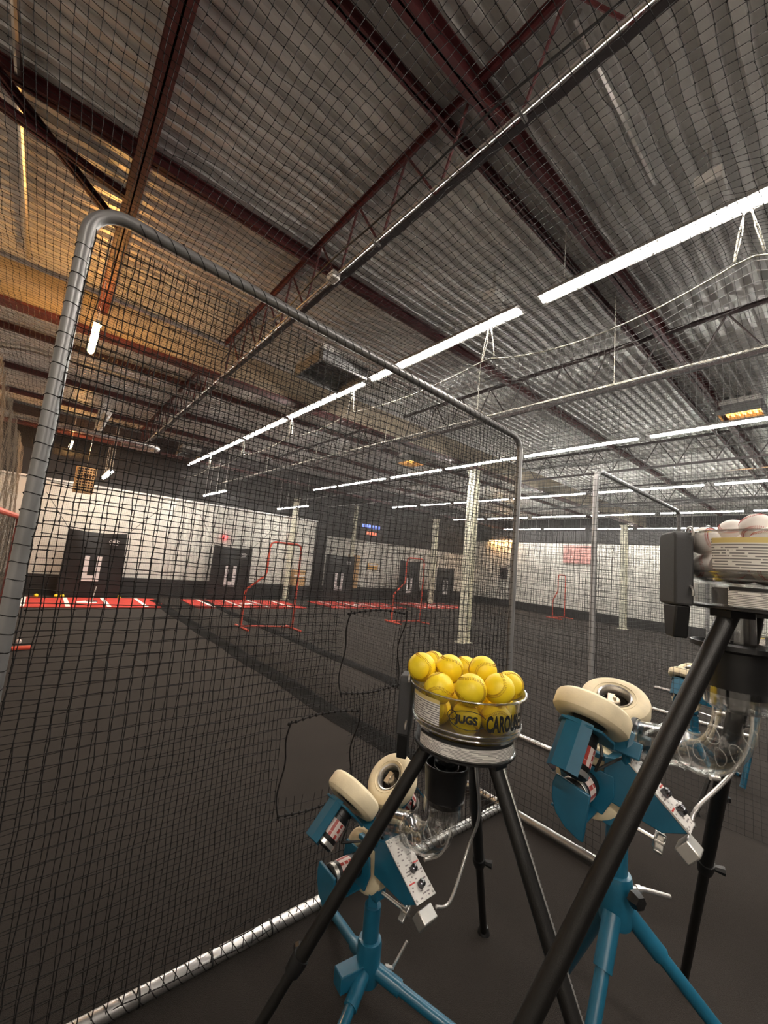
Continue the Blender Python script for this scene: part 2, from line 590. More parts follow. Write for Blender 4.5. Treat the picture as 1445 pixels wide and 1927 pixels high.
# big tan girder across the hall with a red lower flange
g = thing('girder', (9, 6.4, 4.28), 'long tan girder crossing the whole hall under the roof deck', 'beam')
MB().box((8.87, 6.31, 4.54), (22.1, 0.2, 0.46)).build('girder_web', tan_beam, g, bevel=0.01)
MB().box((8.87, 6.31, 4.3), (22.1, 0.24, 0.03)).build('bottom_flange', steel_red, g)
g = thing('girder', (9, 13.4, 4.32), 'dark red girder close to the white back wall', 'beam')
MB().box((8.87, 13.4, 4.56), (22.1, 0.3, 0.42)).build('girder_web', steel_dark, g, bevel=0.01)
MB().box((8.87, 13.4, 4.34), (22.1, 0.36, 0.03)).build('bottom_flange', steel_red, g)

def ibeam(name, p0, p1, w, h, label, m=steel_red, cat='beam', group=None):
    p0 = Vector(p0); p1 = Vector(p1); d = (p1 - p0)
    c = (p0 + p1) / 2; L = d.length; d.normalize()
    up = Vector((0, 0, 1)); side = d.cross(up).normalized()
    t = 0.012
    o = thing(name, (c.x, c.y, c.z - h / 2), label, cat, group)
    MB().box(c, (t, L, h), axes=(side, d, up)).build('web', m, o)
    MB().box(c + up * (h / 2 - t / 2), (w, L, t), axes=(side, d, up)).build('top_flange', m, o)
    MB().box(c - up * (h / 2 - t / 2), (w, L, t), axes=(side, d, up)).build('bottom_flange', m, o)
    return o

ibeam('steel_beam', (0.145, YN, 4.69), (0.145, 6.2, 4.69), 0.11, 0.3, 'wide red steel beam overhead at left ending above the amber tube light')
ibeam('steel_beam', (XL, 3.63, 4.79), (XR, 3.63, 4.79), 0.075, 0.11, 'red roof purlin crossing just beyond the top of the near net frame')
ibeam('steel_beam', (XL, 1.50, 4.76), (XR, 1.50, 4.76), 0.09, 0.16, 'red roof purlin passing right over the near net frame, widest one overhead')
ibeam('steel_beam', (XL, 1.80, 4.805), (XR, 1.80, 4.805), 0.05, 0.08, 'thin red purlin running next to the widest red purlin')
ibeam('steel_beam', (XL, 8.4, 4.79), (XR, 8.4, 4.79), 0.06, 0.1, 'red roof purlin first beyond the tan girder')
ibeam('steel_beam', (XL, 10.4, 4.79), (XR, 10.4, 4.79), 0.06, 0.1, 'red roof purlin second beyond the tan girder')
ibeam('steel_beam', (XL, 12.2, 4.79), (XR, 12.2, 4.79), 0.06, 0.1, 'red roof purlin third beyond the tan girder')
ibeam('steel_beam', (XL, 3.35, 4.60), (0.1, 3.95, 4.60), 0.05, 0.06, 'short dull red brace slanting into the wide beam at left')
ibeam('steel_beam', (-1.9, 2.1, 4.66), (0.1, 4.5, 4.66), 0.05, 0.06, 'long dull red diagonal brace crossing the shorter one at top left')

def truss(x, y0, y1, label, zb=4.27, zt=4.80, m=steel_red):
    o = thing('roof_truss', (x, (y0 + y1) / 2, zb), label, 'truss', 'open web trusses under the roof')
    for nm, z, w, xx, mm in (('top_chord', zt, 0.07, x, m), ('bottom_chord', zb, 0.05, x + 0.05, steel_dark)):
        MB().prism([(-w / 2, 0.02), (w / 2, 0.02), (w / 2, 0.012), (0.006, 0.012), (0.006, -0.028), (-0.006, -0.028), (-0.006, 0.012), (-w / 2, 0.012)] if nm == 'top_chord' else [(-w / 2, -0.02), (w / 2, -0.02), (w / 2, -0.012), (0.006, -0.012), (0.006, 0.028), (-0.006, 0.028), (-0.006, -0.012), (-w / 2, -0.012)], (xx, y0, z), Vector((1, 0, 0)), Vector((0, 0, 1)), Vector((0, 1, 0)), y1 - y0).build(nm, mm, o)
    n = int((y1 - y0) / 0.62)
    bb = MB()
    for i in range(n):
        a = y0 + (y1 - y0) * i / n; c = y0 + (y1 - y0) * (i + 1) / n
        bb.tube([(x + 0.05, a, zb), (x, (a + c) / 2, zt)], 0.011, 6)
        bb.tube([(x, (a + c) / 2, zt), (x + 0.05, c, zb)], 0.011, 6)
    tag(bb.build('web_bars', m, o))
    return o
truss(1.68, YN, 6.2, 'red open web truss beside the bright conduit, left of the nearest light row')
truss(1.68, 6.6, 13.2, 'red open web truss beyond the girder in line with the bright conduit')
truss(5.4, YN, 6.2, 'dark open web truss between the nearest and second light rows', m=steel_dark)
truss(9.6, YN, 6.2, 'dark open web truss between the second and third light rows', m=steel_dark)
truss(13.6, YN, 6.2, 'dark open web truss between the third and fourth light rows', m=steel_dark)
truss(5.4, 6.6, 13.2, 'dark open web truss beyond the girder, past the nearest light row', m=steel_dark)
truss(9.6, 6.6, 13.2, 'dark open web truss beyond the girder, past the second light row', m=steel_dark)

# conduit along the truss, with a junction box
c = thing('conduit', (1.72, 3, 4.24), 'bright silver electrical conduit along the bottom of the red truss', 'conduit')
MB().tube([(1.665, YN, 4.25), (1.665, 13.2, 4.25)], 0.013, 8).build('conduit_pipe', galv, c)
for yy in (-0.2, 1.15, 2.45, 3.9, 5.2, 7.4, 9.6, 11.5):
    MB().box((1.685, yy, 4.25), (0.07, 0.02, 0.032)).build('pipe_strap', galv, c)
MB().box((1.66, 3.05, 4.25), (0.08, 0.11, 0.07)).build('junction_box', fixture_white, c, bevel=0.006)
k = MB().tube([(1.60 + 0.02 * math.sin(t * 2.1), -3 + t, 4.33 + 0.035 * math.sin(t * 3.3) + (0.1 * max(0, math.sin(t * 0.9)))) for t in np.linspace(0, 9, 60)], 0.008, 6)
tag(k.build('black_cable', black_plastic, origin=(1.6, 1, 4.3)), 'thin black cable looping along the red truss', 'cable')
tag(MB().tube([(-0.62, -3.0, 4.78), (-0.60, 6.0, 4.76)], 0.022, 8).build('ceiling_pipe', galv, origin=(-0.6, 1.5, 4.76)), 'pale round pipe on the ceiling at the far left', 'pipe')
tag(MB().tube([(1.8, 0.92, 4.79), (3.17, 0.94, 4.79)], 0.028, 8).build('ceiling_pipe', galv, origin=(2.5, 0.93, 4.79)), 'short lit stretch of a purlin flange, drawn as a pale pipe stub above the nearest light row', 'pipe')  # lit part of a purlin's lower flange, its brightness painted as a pale pipe
# silver ducts beyond the girder
def duct(name, pts, r, label, m=galv):
    P = [Vector(p) for p in pts]
    return tag(MB().tube(P, r, 14).build(name, m, origin=P[0]), label, 'duct')
def arcpts(c, r, a0, a1, ax, ay, n=8):
    c = Vector(c)
    return [c + Vector(ax) * r * math.cos(a0 + (a1 - a0) * i / n) + Vector(ay) * r * math.sin(a0 + (a1 - a0) * i / n) for i in range(n + 1)]
duct('pipe_duct', [(-2.1, 8.3, 4.15), (-1.1, 8.2, 4.36), (-0.6, 8.1, 4.44), (0.2, 8.0, 4.44), (1.2, 8.0, 4.42), (2.2, 8.0, 4.42)], 0.045, 'silver pipe bending in from the left wall behind the girder')
duct('pipe_duct', [(-1.9, 12.0, 4.2), (0.5, 12.0, 4.2), (1.75, 12.0, 4.2)] + arcpts((1.75, 12.25, 4.2), 0.25, -PI / 2, PI / 2, (1, 0, 0), (0, 1, 0)) + [(1.2, 12.5, 4.2)], 0.07, 'silver pipe with a round return bend near the back wall')
duct('pipe_duct', [(0.62, 9.6, 4.2), (0.62, 11.3, 4.2), (0.62, 11.42, 4.26), (0.62, 11.45, 4.4), (0.62, 11.45, 4.84)], 0.075, 'short pale duct pointing at the back wall beside the lattice box', fixture_white)

# ------------------------------------------------------------------ tube lights
def light_tube(x, y0, y1, z, label, group, m, w=0.058, hood=2.5, deep=0.031):
    o = thing('tube_light', (x, (y0 + y1) / 2, z), label, 'light', group)
    L = y1 - y0; yc = (y0 + y1) / 2
    MB().box((x, yc, z + 0.052), (w * hood, L, 0.028)).build('housing', fixture_hood, o)
    prof = []
    for i in range(7):
        a = PI + PI * i / 6
        prof.append((math.cos(a) * w / 2, math.sin(a) * deep))
    bb = MB()
    vs = [(x + px, yy, z + 0.038 + pz) for yy in (y0 + 0.015, y1 - 0.015) for px, pz in prof]
    fs = [(i, i + 1, 8 + i, 7 + i) for i in range(6)] + [tuple(range(6, -1, -1)), tuple(range(7, 14))]
    bb.add(vs, fs)
    bb.build('diffuser', m, o)
    for t in (0.1, 0.9):
        y = y0 + L * t
        for gy, gw in ((6.31, 0.2), (13.4, 0.26)):
            if abs(y - gy) < gw and z + 0.06 < 4.4: y = gy + (gw if t < 0.5 or gy < 7 else -gw)
        MB().tube([(x, y, z + 0.06), (x, y, ZC + 0.01)], 0.0035, 5).build('hanger_wire', fixture_white, o)
    return o

ROWS = [
    (3.14, 'nearest light row', [(-4.7, -2.6), (-2.45, -0.42), (-0.25, 1.84), (2.05, 4.34), (4.52, 6.79), (6.94, 8.93), (9.12, 11.38), (11.57, 13.59)], tube_white),  # first two tubes, unseen behind the camera, are added to light the foreground
    (-1.05, 'added light row behind the camera', [(-4.7, -2.6), (-2.45, -0.4)], tube_white),  # unseen row added to brighten the near balls and machines
    (7.45, 'second light row', [(-2.45, -0.1), (0.03, 2.28), (2.45, 4.58), (4.75, 6.75), (6.9, 8.9), (9.12, 11.56), (11.76, 13.27)], tube_cool),
    (11.5, 'third light row', [(-2.45, -0.05), (0.1, 2.22), (2.4, 4.9), (5.1, 7.4), (7.6, 9.9), (10.1, 11.7), (11.9, 13.39)], tube_cool),
    (15.4, 'fourth light row', [(-2.6, -0.2), (0.0, 2.1), (2.3, 4.4), (4.55, 6.6), (6.8, 9.0), (9.2, 11.2), (11.4, 13.2)], tube_cool),
    (19.2, 'fifth light row by the right wall', [(1.5, 3.9), (4.18, 6.3), (6.5, 8.2), (8.5, 10.5), (10.7, 12.87)], tube_cool),
]
for (x, nm, segs, m) in ROWS:
    n = len(segs)
    for i, (a, c) in enumerate(segs):
        light_tube(x, a, c, 4.18, 'white tube in the %s, %s from the back wall' % (nm, ORD[n - 1 - i]), 'tube lights of the %s' % nm, m)
light_tube(3.9, 12.1, 13.1, 3.38, 'short white tube light hanging low over the second red mat, near half', 'low tube lights by the back wall', tube_cool)
light_tube(3.9, 13.2, 14.2, 3.38, 'short white tube light hanging low over the second red mat, far half', 'low tube lights by the back wall', tube_cool)
light_tube(6.65, 12.1, 13.2, 3.38, 'short white tube light by the back wall pillar, near half', 'low tube lights by the back wall', tube_cool)
light_tube(6.65, 13.3, 14.4, 3.38, 'short white tube light by the back wall pillar, far half', 'low tube lights by the back wall', tube_cool)
light_tube(1.09, 12.2, 13.0, 3.38, 'short white tube light right of the lattice box, nearer half', 'low tube lights by the back wall', tube_cool)
light_tube(1.09, 13.1, 14.2, 3.38, 'short white tube light right of the lattice box, farther half', 'low tube lights by the back wall', tube_cool)
light_tube(0.105, 5.25, 6.12, 3.95, 'amber tube light glowing in front of the tan girder', None, tube_amber, w=0.07, hood=0.7, deep=0.05)
light_tube(0.2, 12.45, 13.5, 3.95, 'small amber tube light far back at left near the lattice box', None, tube_amber, w=0.07, hood=0.7, deep=0.05)
light_tube(19.85, 12.6, 14.2, 3.62, 'warm strip light high on the right wall', None, tube_amber, w=0.07, hood=0.7, deep=0.05)

# square ceiling boxes above the nearest row
for (y, lab) in ((0.62, 'pale square box on the ceiling over the light row at the right edge'), (2.42, 'pale square box on the ceiling where the first two near tubes meet'), (5.35, 'small pale box above the near light row beside the hanging heater')):
    t = thing('ceiling_box', (3.2, y, 4.5), lab, 'box')
    MB().box((3.2, y, 4.56), (0.16, 0.16, 0.09)).build('box_body', fixture_white, t, bevel=0.006)
    MB().tube([(3.2, y, 4.6), (3.2, y, ZC)], 0.014, 8).build('drop_pipe', galv, t)

# hanging ceiling heaters (square cassettes)
def heater(x, y, z, s, label, lit=None):
    t = thing('unit_heater', (x, y, z), label, 'heater')
    bb = MB()
    for dx, dy, sx, sy in ((0, -s / 2, s, 0.03), (0, s / 2, s, 0.03), (-s / 2, 0, 0.03, s), (s / 2, 0, 0.03, s)):
        bb.box((x + dx, y + dy, z + 0.08), (sx, sy, 0.16))
    bb.build('frame', heater_grey, t, bevel=0.006)
    MB().box((x, y, z + 0.2), (s * 0.98, s * 0.98, 0.1)).build('body', fixture_white, t, bevel=0.01)
    bb = MB()
    for i in range(7):
        bb.box((x, y - s * 0.4 + s * 0.8 * i / 6, z + 0.13), (s * 0.9, 0.05, 0.012), rot=Matrix.Rotation(0.5, 3, 'X'))
    bb.build('louvres', lit or heater_grey, t)
    bb = MB()
    for sx in (-1, 1):
        for sy in (-1, 1):
            bb.tube([(x + sx * s * 0.45, y + sy * s * 0.45, z + 0.2), (x + sx * s * 0.45, y + sy * s * 0.45, ZC)], 0.005, 5)
    bb.build('hanger_rods', galv, t)
heater(2.72, 4.75, 4.2, 0.72, 'square grey ceiling heater hanging left of the nearest light row')
heater(2.9, 12.7, 4.3, 0.55, 'small square heater hanging at the far end of the nearest light row')
heater(8.35, 1.25, 4.6, 0.55, 'amber glowing square ceiling heater at the right edge', amber_glow)
heater(7.15, 7.75, 4.4, 0.55, 'small amber ceiling heater above the cream pillar', amber_glow)

# wooden lattice box hanging near the back wall
t = thing('lattice_box', (0.6, 12.55, 2.78), 'tan wooden lattice box hanging high in front of the back wall at left', 'box')
bb = MB()
for i in range(7):
    bb.box((0.42 + 0.36 * i / 6, 12.5, 3.1), (0.018, 0.03, 0.62))
for i in range(10):
    bb.box((0.6, 12.5, 2.8 + 0.6 * i / 9), (0.37, 0.028, 0.018))
bb.build('lattice_front', wood_tan, t)
bb = MB()
bb.box((0.405, 12.65, 3.1), (0.02, 0.3, 0.64)); bb.box((0.795, 12.65, 3.1), (0.02, 0.3, 0.64)); bb.box((0.6, 12.65, 2.79), (0.4, 0.3, 0.03)); bb.build('box_frame', wood_tan, t)
MB().box((0.6, 12.8, 3.1), (0.38, 0.02, 0.62)).build('back_board', steel_dark, t)
MB().tube([(0.6, 12.65, 3.4), (0.6, 12.65, ZC)], 0.008, 6).build('hanger_rod', galv, t)

# pillars
def pillar(x, y, z, w, label):
    t = thing('pillar', (x, y, 0), label, 'pillar', 'cream steel pillars')
    bb = MB()
    bb.box((x - w / 2 + 0.006, y, z / 2), (0.014, w, z)); bb.box((x + w / 2 - 0.006, y, z / 2), (0.014, w, z)); bb.box((x, y, z / 2), (w, 0.012, z))
    bb.build('pillar_shaft', pillar_paint, t)
    MB().box((x, y, 0.012), (w * 1.5, w * 1.5, 0.024)).build('base_plate', pillar_paint, t)
    MB().box((x, y, z - 0.012), (w * 1.4, w * 1.4, 0.024)).build('cap_plate', pillar_paint, t)
pillar(8.17, 6.42, 4.28, 0.21, 'cream painted steel pillar behind the yellow balls, closest to the camera')
pillar(18.6, 6.6, 4.28, 0.21, 'cream steel pillar in front of the right wall')
pillar(7.5, 14.6, 4.0, 0.16, 'cream pillar standing against the back wall behind the near red screen')
pillar(15.0, 14.0, 4.2, 0.21, 'cream pillar between the last two black targets at the back')
pillar(10.6, 14.8, 4.2, 0.12, 'slim cream post right of the third black target')

# ------------------------------------------------------------------ back wall: targets, mats, small things
def target(x0, x1, yb, z1, label, logo=True):
    xc = (x0 + x1) / 2; w = x1 - x0; y = yb
    t = thing('strike_target', (xc, y, 0), label, 'target', 'black strike zone targets along the back wall')
    bb = MB(); nx, nz = 16, 14
    vs, fs = [], []
    for j in range(nz + 1):
        for i in range(nx + 1):
            u = i / nx; v = j / nz
            zz = 0.02 + (z1 - 0.02) * v - (0.05 * 4 * u * (1 - u) if j == nz else 0.05 * 4 * u * (1 - u) * v ** 3)
            d = 0.03 * math.sin(u * 9 + v * 3) * v + 0.05 * math.sin(u * PI) * (v ** 4)
            vs.append((x0 + w * u + 0.03 * (1 - v) * (1 if u > 0.5 else -0.3), y + d, zz))
    for j in range(nz):
        for i in range(nx):
            a = j * (nx + 1) + i
            fs.append((a, a + 1, a + nx + 2, a + nx + 1))
    n = len(vs)
    vs += [(p[0], p[1] + 0.012, p[2]) for p in vs]
    fs += [tuple(reversed([k + n for k in f])) for f in list(fs)]
    bb.add(vs, fs)
    bb.build('sheet', vinyl_black, t, sharp=80)
    bb = MB()
    uw = 0.40 * w / 1.42; uh0, uh1 = 0.47, 1.17
    xs = xc - 0.02
    for sx in (-1, 1):
        bb.box((xs + sx * (uw / 2 - 0.055), y - 0.045, (uh0 + uh1) / 2), (0.11, 0.012, uh1 - uh0))
    bb.box((xs, y - 0.045, uh0 + 0.08), (uw - 0.22, 0.012, 0.16))
    bb.build('strike_zone', white_vinyl, t)
    if logo:
        lx = x1 - 0.3; lz = z1 - 0.27
        bb = MB().tube([(lx + 0.12 * math.cos(a), y - 0.045, lz + 0.055 * math.sin(a)) for a in np.linspace(0.3, 5.9, 22)], 0.006, 5)
        for k in range(5):
            bb.box((lx - 0.06 + k * 0.033, y - 0.045, lz), (0.02, 0.008, 0.04))
        bb.box((lx, y - 0.045, lz - 0.085), (0.2, 0.008, 0.012))
        bb.build('logo', white_vinyl, t)
    bb = MB()
    bb.tube([(x0, y, z1), (x0 - 0.62, y - 0.1, z1 + 0.9)], 0.007, 5)
    bb.tube([(x1, y, z1), (x1 + 0.8, y - 0.1, z1 + 0.95)], 0.007, 5)
    bb.build('straps', ink_black, t)
target(0.52, 1.93, 14.2, 1.89, 'black strike target behind the leftmost red mat')
target(4.47, 5.80, 14.2, 1.84, 'black strike target behind the second red mat, under the red exit light')
target(8.92, 10.33, 14.2, 1.92, 'black strike target behind the third red mat, beside the tan panel')
target(13.1, 14.4, 14.3, 2.0, 'black strike target seen through the far red screen frame', False)
target(15.7, 17.0, 14.3, 1.83, 'black strike target beside the near cream pillar, farthest right', False)

def mat_strip(x0, x1, y0, y1, label):
    t = thing('batting_mat', ((x0 + x1) / 2, (y0 + y1) / 2, 0), label, 'mat', 'red batting mats')
    MB().box(((x0 + x1) / 2, (y0 + y1) / 2, 0.012), (x1 - x0, y1 - y0, 0.024)).build('turf', red_turf, t, bevel=0.004)
    bb = MB()
    for fx in (0.14, 0.38, 0.62, 0.86):
        bb.box((x0 + (x1 - x0) * fx, (y0 + y1) / 2, 0.0255), (0.09, (y1 - y0) * 0.96, 0.005))
    bb.build('chalk_lines', white_paint, t)
    xc = (x0 + x1) / 2 ; yc = (y0 + y1) / 2
    MB().prism([(-0.21, -0.2), (0.21, -0.2), (0.21, 0.02), (0, 0.22), (-0.21, 0.02)], (xc, yc, 0.0255), Vector((1, 0, 0)), Vector((0, 1, 0)), Vector((0, 0, 1)), 0.006).build('home_plate', white_paint, t)
mat_strip(-0.6, 2.86, 12.2, 14.05, 'red batting mat at the far left with white lines and loose balls')
mat_strip(3.62, 7.12, 12.2, 14.05, 'second red batting mat from the left, behind the near red screen')
mat_strip(8.2, 11.72, 12.2, 14.1, 'third red batting mat from the left')
mat_strip(12.6, 16.0, 12.3, 14.2, 'fourth red batting mat, behind the far red screen')

# small things by the back wall
t = thing('exit_light', (5.0, YF - 0.1, 2.05), 'small red light on the back wall over the second target', 'light')
MB().box((5.0, YF - 0.05, 2.13), (0.16, 0.08, 0.14)).build('light_body', mat('exit_red', (0.7, 0.05, 0.05), 0.5, emit=(1, 0.08, 0.08), estr=0.7), t, bevel=0.01)
t = thing('crate', (7.98, 14.4, 0.0), 'brown box on the black padding beside the dark back wall panel', 'box')
MB().box((7.98, 14.65, 0.86), (0.5, 0.3, 0.6)).build('box_body', wood_tan, t, bevel=0.01)
MB().box((7.98, 14.495, 0.95), (0.5, 0.012, 0.05)).build('tape', fixture_white, t)
MB().box((7.98, 14.62, 0.28), (0.6, 0.4, 0.56)).build('plinth', pad_black, t)
t = thing('wall_panel', (11.05, YF + 0.3, 0.0), 'tan wooden panel on the wall between the third and fourth targets', 'panel')
MB().box((11.05, YF + 0.33, 1.25), (0.62, 0.06, 1.5)).build('panel_board', wood_tan, t)
MB().box((11.05, YF + 0.29, 1.25), (0.03, 0.03, 1.5)).build('panel_seam', steel_dark, t)
t = thing('wall_poster', (12.3, YF + 0.42, 1.4), 'small orange and white poster on the wall right of the tan panel', 'poster')
MB().box((12.3, YF + 0.46, 1.55), (0.6, 0.02, 0.3)).build('poster_sheet', amber_glow if False else mat('poster_orange', (0.75, 0.42, 0.12), 0.7), t)
MB().box((12.3, YF + 0.445, 1.63), (0.5, 0.012, 0.08)).build('poster_heading', white_vinyl, t)
t = thing('wall_sign', (11.9, YF + 0.38, 2.9), 'dark sign with blue and red lettering high on the dark wall', 'sign')
MB().box((11.9, YF + 0.4, 3.2), (1.3, 0.04, 0.8)).build('sign_board', steel_dark, t)
bb = MB()
for k in range(6):
    bb.box((11.42 + k * 0.19, YF + 0.37, 3.42), (0.12, 0.012, 0.16))
bb.build('blue_letters', mat('sign_blue', (0.1, 0.17, 0.6), 0.5, emit=(0.2, 0.3, 1), estr=0.35), t)
bb = MB()
for k in range(4):
    bb.box((11.72 + k * 0.16, YF + 0.37, 3.1), (0.11, 0.012, 0.14))
bb.build('red_letters', mat('sign_red', (0.6, 0.1, 0.06), 0.5, emit=(1, 0.2, 0.1), estr=0.3), t)
t = thing('wall_speaker', (19.9, 13.2, 1.6), 'dark speaker box on the right wall under the warm strip light', 'speaker')
MB().box((19.93, 13.2, 1.85), (0.14, 0.42, 0.62)).build('speaker_box', steel_dark, t, bevel=0.01)
MB().lathe([(0.0, 0.0), (0.12, 0.0), (0.13, 0.015), (0.0, 0.012)], (19.855, 13.2, 1.8), (-1, 0, 0), 16).build('speaker_cone', black_plastic, t)
t = thing('wall_banner', (19.95, 9.1, 2.6), 'faded red and white banner high on the right wall', 'banner')
MB().box((19.95, 9.1, 3.05), (0.02, 1.5, 0.85)).build('banner_cloth', mat('banner_pink', (0.6, 0.3, 0.27), 0.8, var=0.35, vscale=7), t)
MB().tube([(19.95, 8.3, 3.49), (19.95, 9.9, 3.49)], 0.015, 6).build('banner_rod', galv, t)

# balls / bat lying on the floor (built once, copied below)
def seam_curve(r, n=90):
    A = 0.44
    pts = []
    for i in range(n):
        t = 4 * PI * i / n
        lat = PI / 2 - (PI / 2 - A) * math.cos(t)
        lon = t / 2 + A * math.sin(2 * t)
        pts.append(Vector((math.sin(lat) * math.cos(lon), math.sin(lat) * math.sin(lon), math.cos(lat))) * r)
    return pts

def make_ball(name, r, leather, thread, label, group, loc):
    b = MB().sphere((0, 0, 0), r, 36, 22)
    o = b.build(name, leather, sharp=180)
    o.location = loc
    tag(o, label, 'ball', group)
    pts = seam_curve(r * 1.003, 132)
    bb = MB()
    n = len(pts)
    for i in range(n):
        p = pts[i]; d = (pts[(i + 1) % n] - pts[i - 1]).normalized(); nn = p.normalized(); s = d.cross(nn)
        for sg in (-1, 1):
            a = p + s * sg * r * 0.02; e = p + s * sg * r * 0.105 + d * r * 0.035
            e = e.normalized() * r * 1.008; a = a.normalized() * r * 1.008
            bb.tube([a, e], r * 0.017, 4)
    st = bb.build('stitching', thread)
    st.parent = o
    return o

def place_ball(first, loc, rot, label, group):
    c = copy_tree(first, loc)
    c.rotation_euler = rot
    tag(c, label, 'ball', group)
    return c

# ------------------------------------------------------------------ red protective screens
def l_screen(x0, y, w, h, label, skew=0.0):
    """L-shaped pipe screen: narrow upper half at right, full-width lower half"""
    t = thing('pitching_screen', (x0 + w / 2, y, 0), label, 'screen', 'red pipe frame pitching screens')
    xr = x0 + w; xm = x0 + w * 0.36
    yk = lambda x: y + skew * (x - x0) / w
    path = [(x0, yk(x0), 0.03), (x0, yk(x0), h * 0.40), (x0 + 0.03, yk(x0), h * 0.44), (xm - 0.03, yk(xm), h * 0.60), (xm, yk(xm), h * 0.65), (xm, yk(xm), h * 0.93),
            (xm + 0.04, yk(xm), h * 0.985), (xm + 0.12, yk(xm), h), (xr - 0.12, yk(xr), h), (xr - 0.04, yk(xr), h * 0.985), (xr, yk(xr), h * 0.93), (xr, yk(xr), 0.03)]
    MB().tube(path, 0.024, 8).build('pipe_frame', red_frame, t)
    MB().tube([(x0, yk(x0), 0.05), (xr, yk(xr), 0.05)], 0.022, 8).build('base_bar', red_frame, t)
    for x in (x0, xr):
        MB().tube([(x, yk(x) - 0.42, 0.025), (x, yk(x) + 0.3, 0.025)], 0.024, 8).build('foot', red_frame, t)
    def f(u, v):
        return np.stack([x0 + u * w, y + skew * u + wob(u * 3, v * 3, 0.02), v * h], 1)
    def keep(u, v):
        return ~((u < 0.36) & (v > 0.42 + u * 0.5))
    P, Q, K = net_segments(f, (0.01, 0.99), (0.03, 0.98), 0.05, 0.1, keep)
    strands(P, Q, 0.0012, 'screen_net', net_black, t)
    return t
l_screen(3.68, 9.1, 1.12, 1.98, 'red pipe screen standing in the second lane, nearest of the red screens', -0.3)
l_screen(8.36, 9.3, 1.1, 1.98, 'red pipe screen standing in front of the fourth target', -0.1)
l_screen(18.05, 9.3, 1.1, 1.98, 'red pipe screen standing by the right wall')
# red bound pad at far left
t = thing('padded_screen', (-0.28, 6.0, 0), 'red framed black screen leaning by the left net at the picture edge', 'screen')
MB().tube([(-0.44, 5.5, 0.035), (-0.315, 8.0, 0.035), (-0.3, 8.15, 0.12), (-0.3, 8.2, 1.8), (-0.305, 8.1, 1.9), (-0.44, 5.6, 1.9)], 0.035, 10).build('red_frame', red_frame, t)
def f(u, v):
    return np.stack([-0.435 + 0.13 * u + wob(u * 3, v * 3, 0.006), 5.6 + 2.55 * u, v], 1)
P, Q, K = net_segments(f, (0.0, 1.0), (0.05, 1.9), 0.02, 0.1)
strands(P, Q, 0.0016, 'screen_net', net_black, t)
MB().box((-0.405, 6.5, 0.5), (0.03, 1.8, 0.9), rot=Matrix.Rotation(R_(-3), 3, 'Z')).build('lower_pad', pad_black, t)

# ------------------------------------------------------------------ cage frame of the near lane
FY, FX0, FX1, FH = 1.804, -0.045, 2.86, 2.86
f1 = thing('cage_frame', ((FX0 + FX1) / 2, FY, 0), 'tall galvanised pipe frame with black net right in front of the pitching machines', 'net frame')
FHL, FHR = 2.925, 2.825
path = [(FX0, FY, 0.03), (FX0, FY, FHL - 0.12)] + [tuple(p) for p in arcpts((FX0 + 0.12, FY, FHL - 0.12), 0.12, PI, PI / 2, (1, 0, 0), (0, 0, 1), 6)][1:] + \
       [tuple(p) for p in arcpts((FX1 - 0.12, FY, FHR - 0.12), 0.12, PI / 2, 0, (1, 0, 0), (0, 0, 1), 6)] + [(FX1, FY, 0.03)]
MB().tube(path, 0.0245, 14).build('upright_hoop', grey_pipe, f1)
MB().tube([(FX0, FY, 0.035), (FX1, FY, 0.035)], 0.027, 12).build('base_pipe', galv, f1)
MB().tube([(FX1 + 0.01, FY - 0.69, 0.035), (FX1 + 0.01, FY + 0.55, 0.035)], 0.027, 12).build('side_base_pipe', galv, f1)
MB().tube([(FX0, FY - 1.2, 0.035), (FX0, FY + 0.55, 0.035)], 0.027, 12).build('side_base_pipe', galv, f1)
# lacing of the net round the base pipe, zip ties
def helix(p0, p1, r, pitch, name, tr=0.0018):
    p0 = Vector(p0); p1 = Vector(p1); u_, w_, d_ = basis(p1 - p0); Ln = (p1 - p0).length
    n = int(Ln / pitch * 8)
    pts = []
    for i in range(n + 1):
        a = 2 * PI * i / 8
        pts.append(p0 + d_ * (Ln * i / n + 0.25 * pitch * math.sin(a)) + (u_ * math.cos(a) + w_ * math.sin(a)) * (r + 0.001 * math.sin(i * 1.7)))
    MB().tube(pts, tr, 4).build(name, net_black, f1)
helix((FX0 + 0.04, FY, 0.035), (FX1 - 0.04, FY, 0.035), 0.0285, CELL * 1.02, 'base_lacing')
helix((FX0, FY, 0.08), (FX0, FY, FHL - 0.14), 0.026, CELL * 1.3, 'upright_lacing')
helix((FX0 + 0.15, FY, FHL - 0.003), (FX1 - 0.15, FY, FHR + 0.003), 0.026, CELL * 1.3, 'top_lacing')
for zx in (0.53, 0.79, 1.05):
    MB().lathe([(0.029, -0.003), (0.031, -0.003), (0.031, 0.003), (0.029, 0.003)], (zx, FY, 0.035), (1, 0, 0), 14, closed=True).build('cable_tie', ink_black, f1)

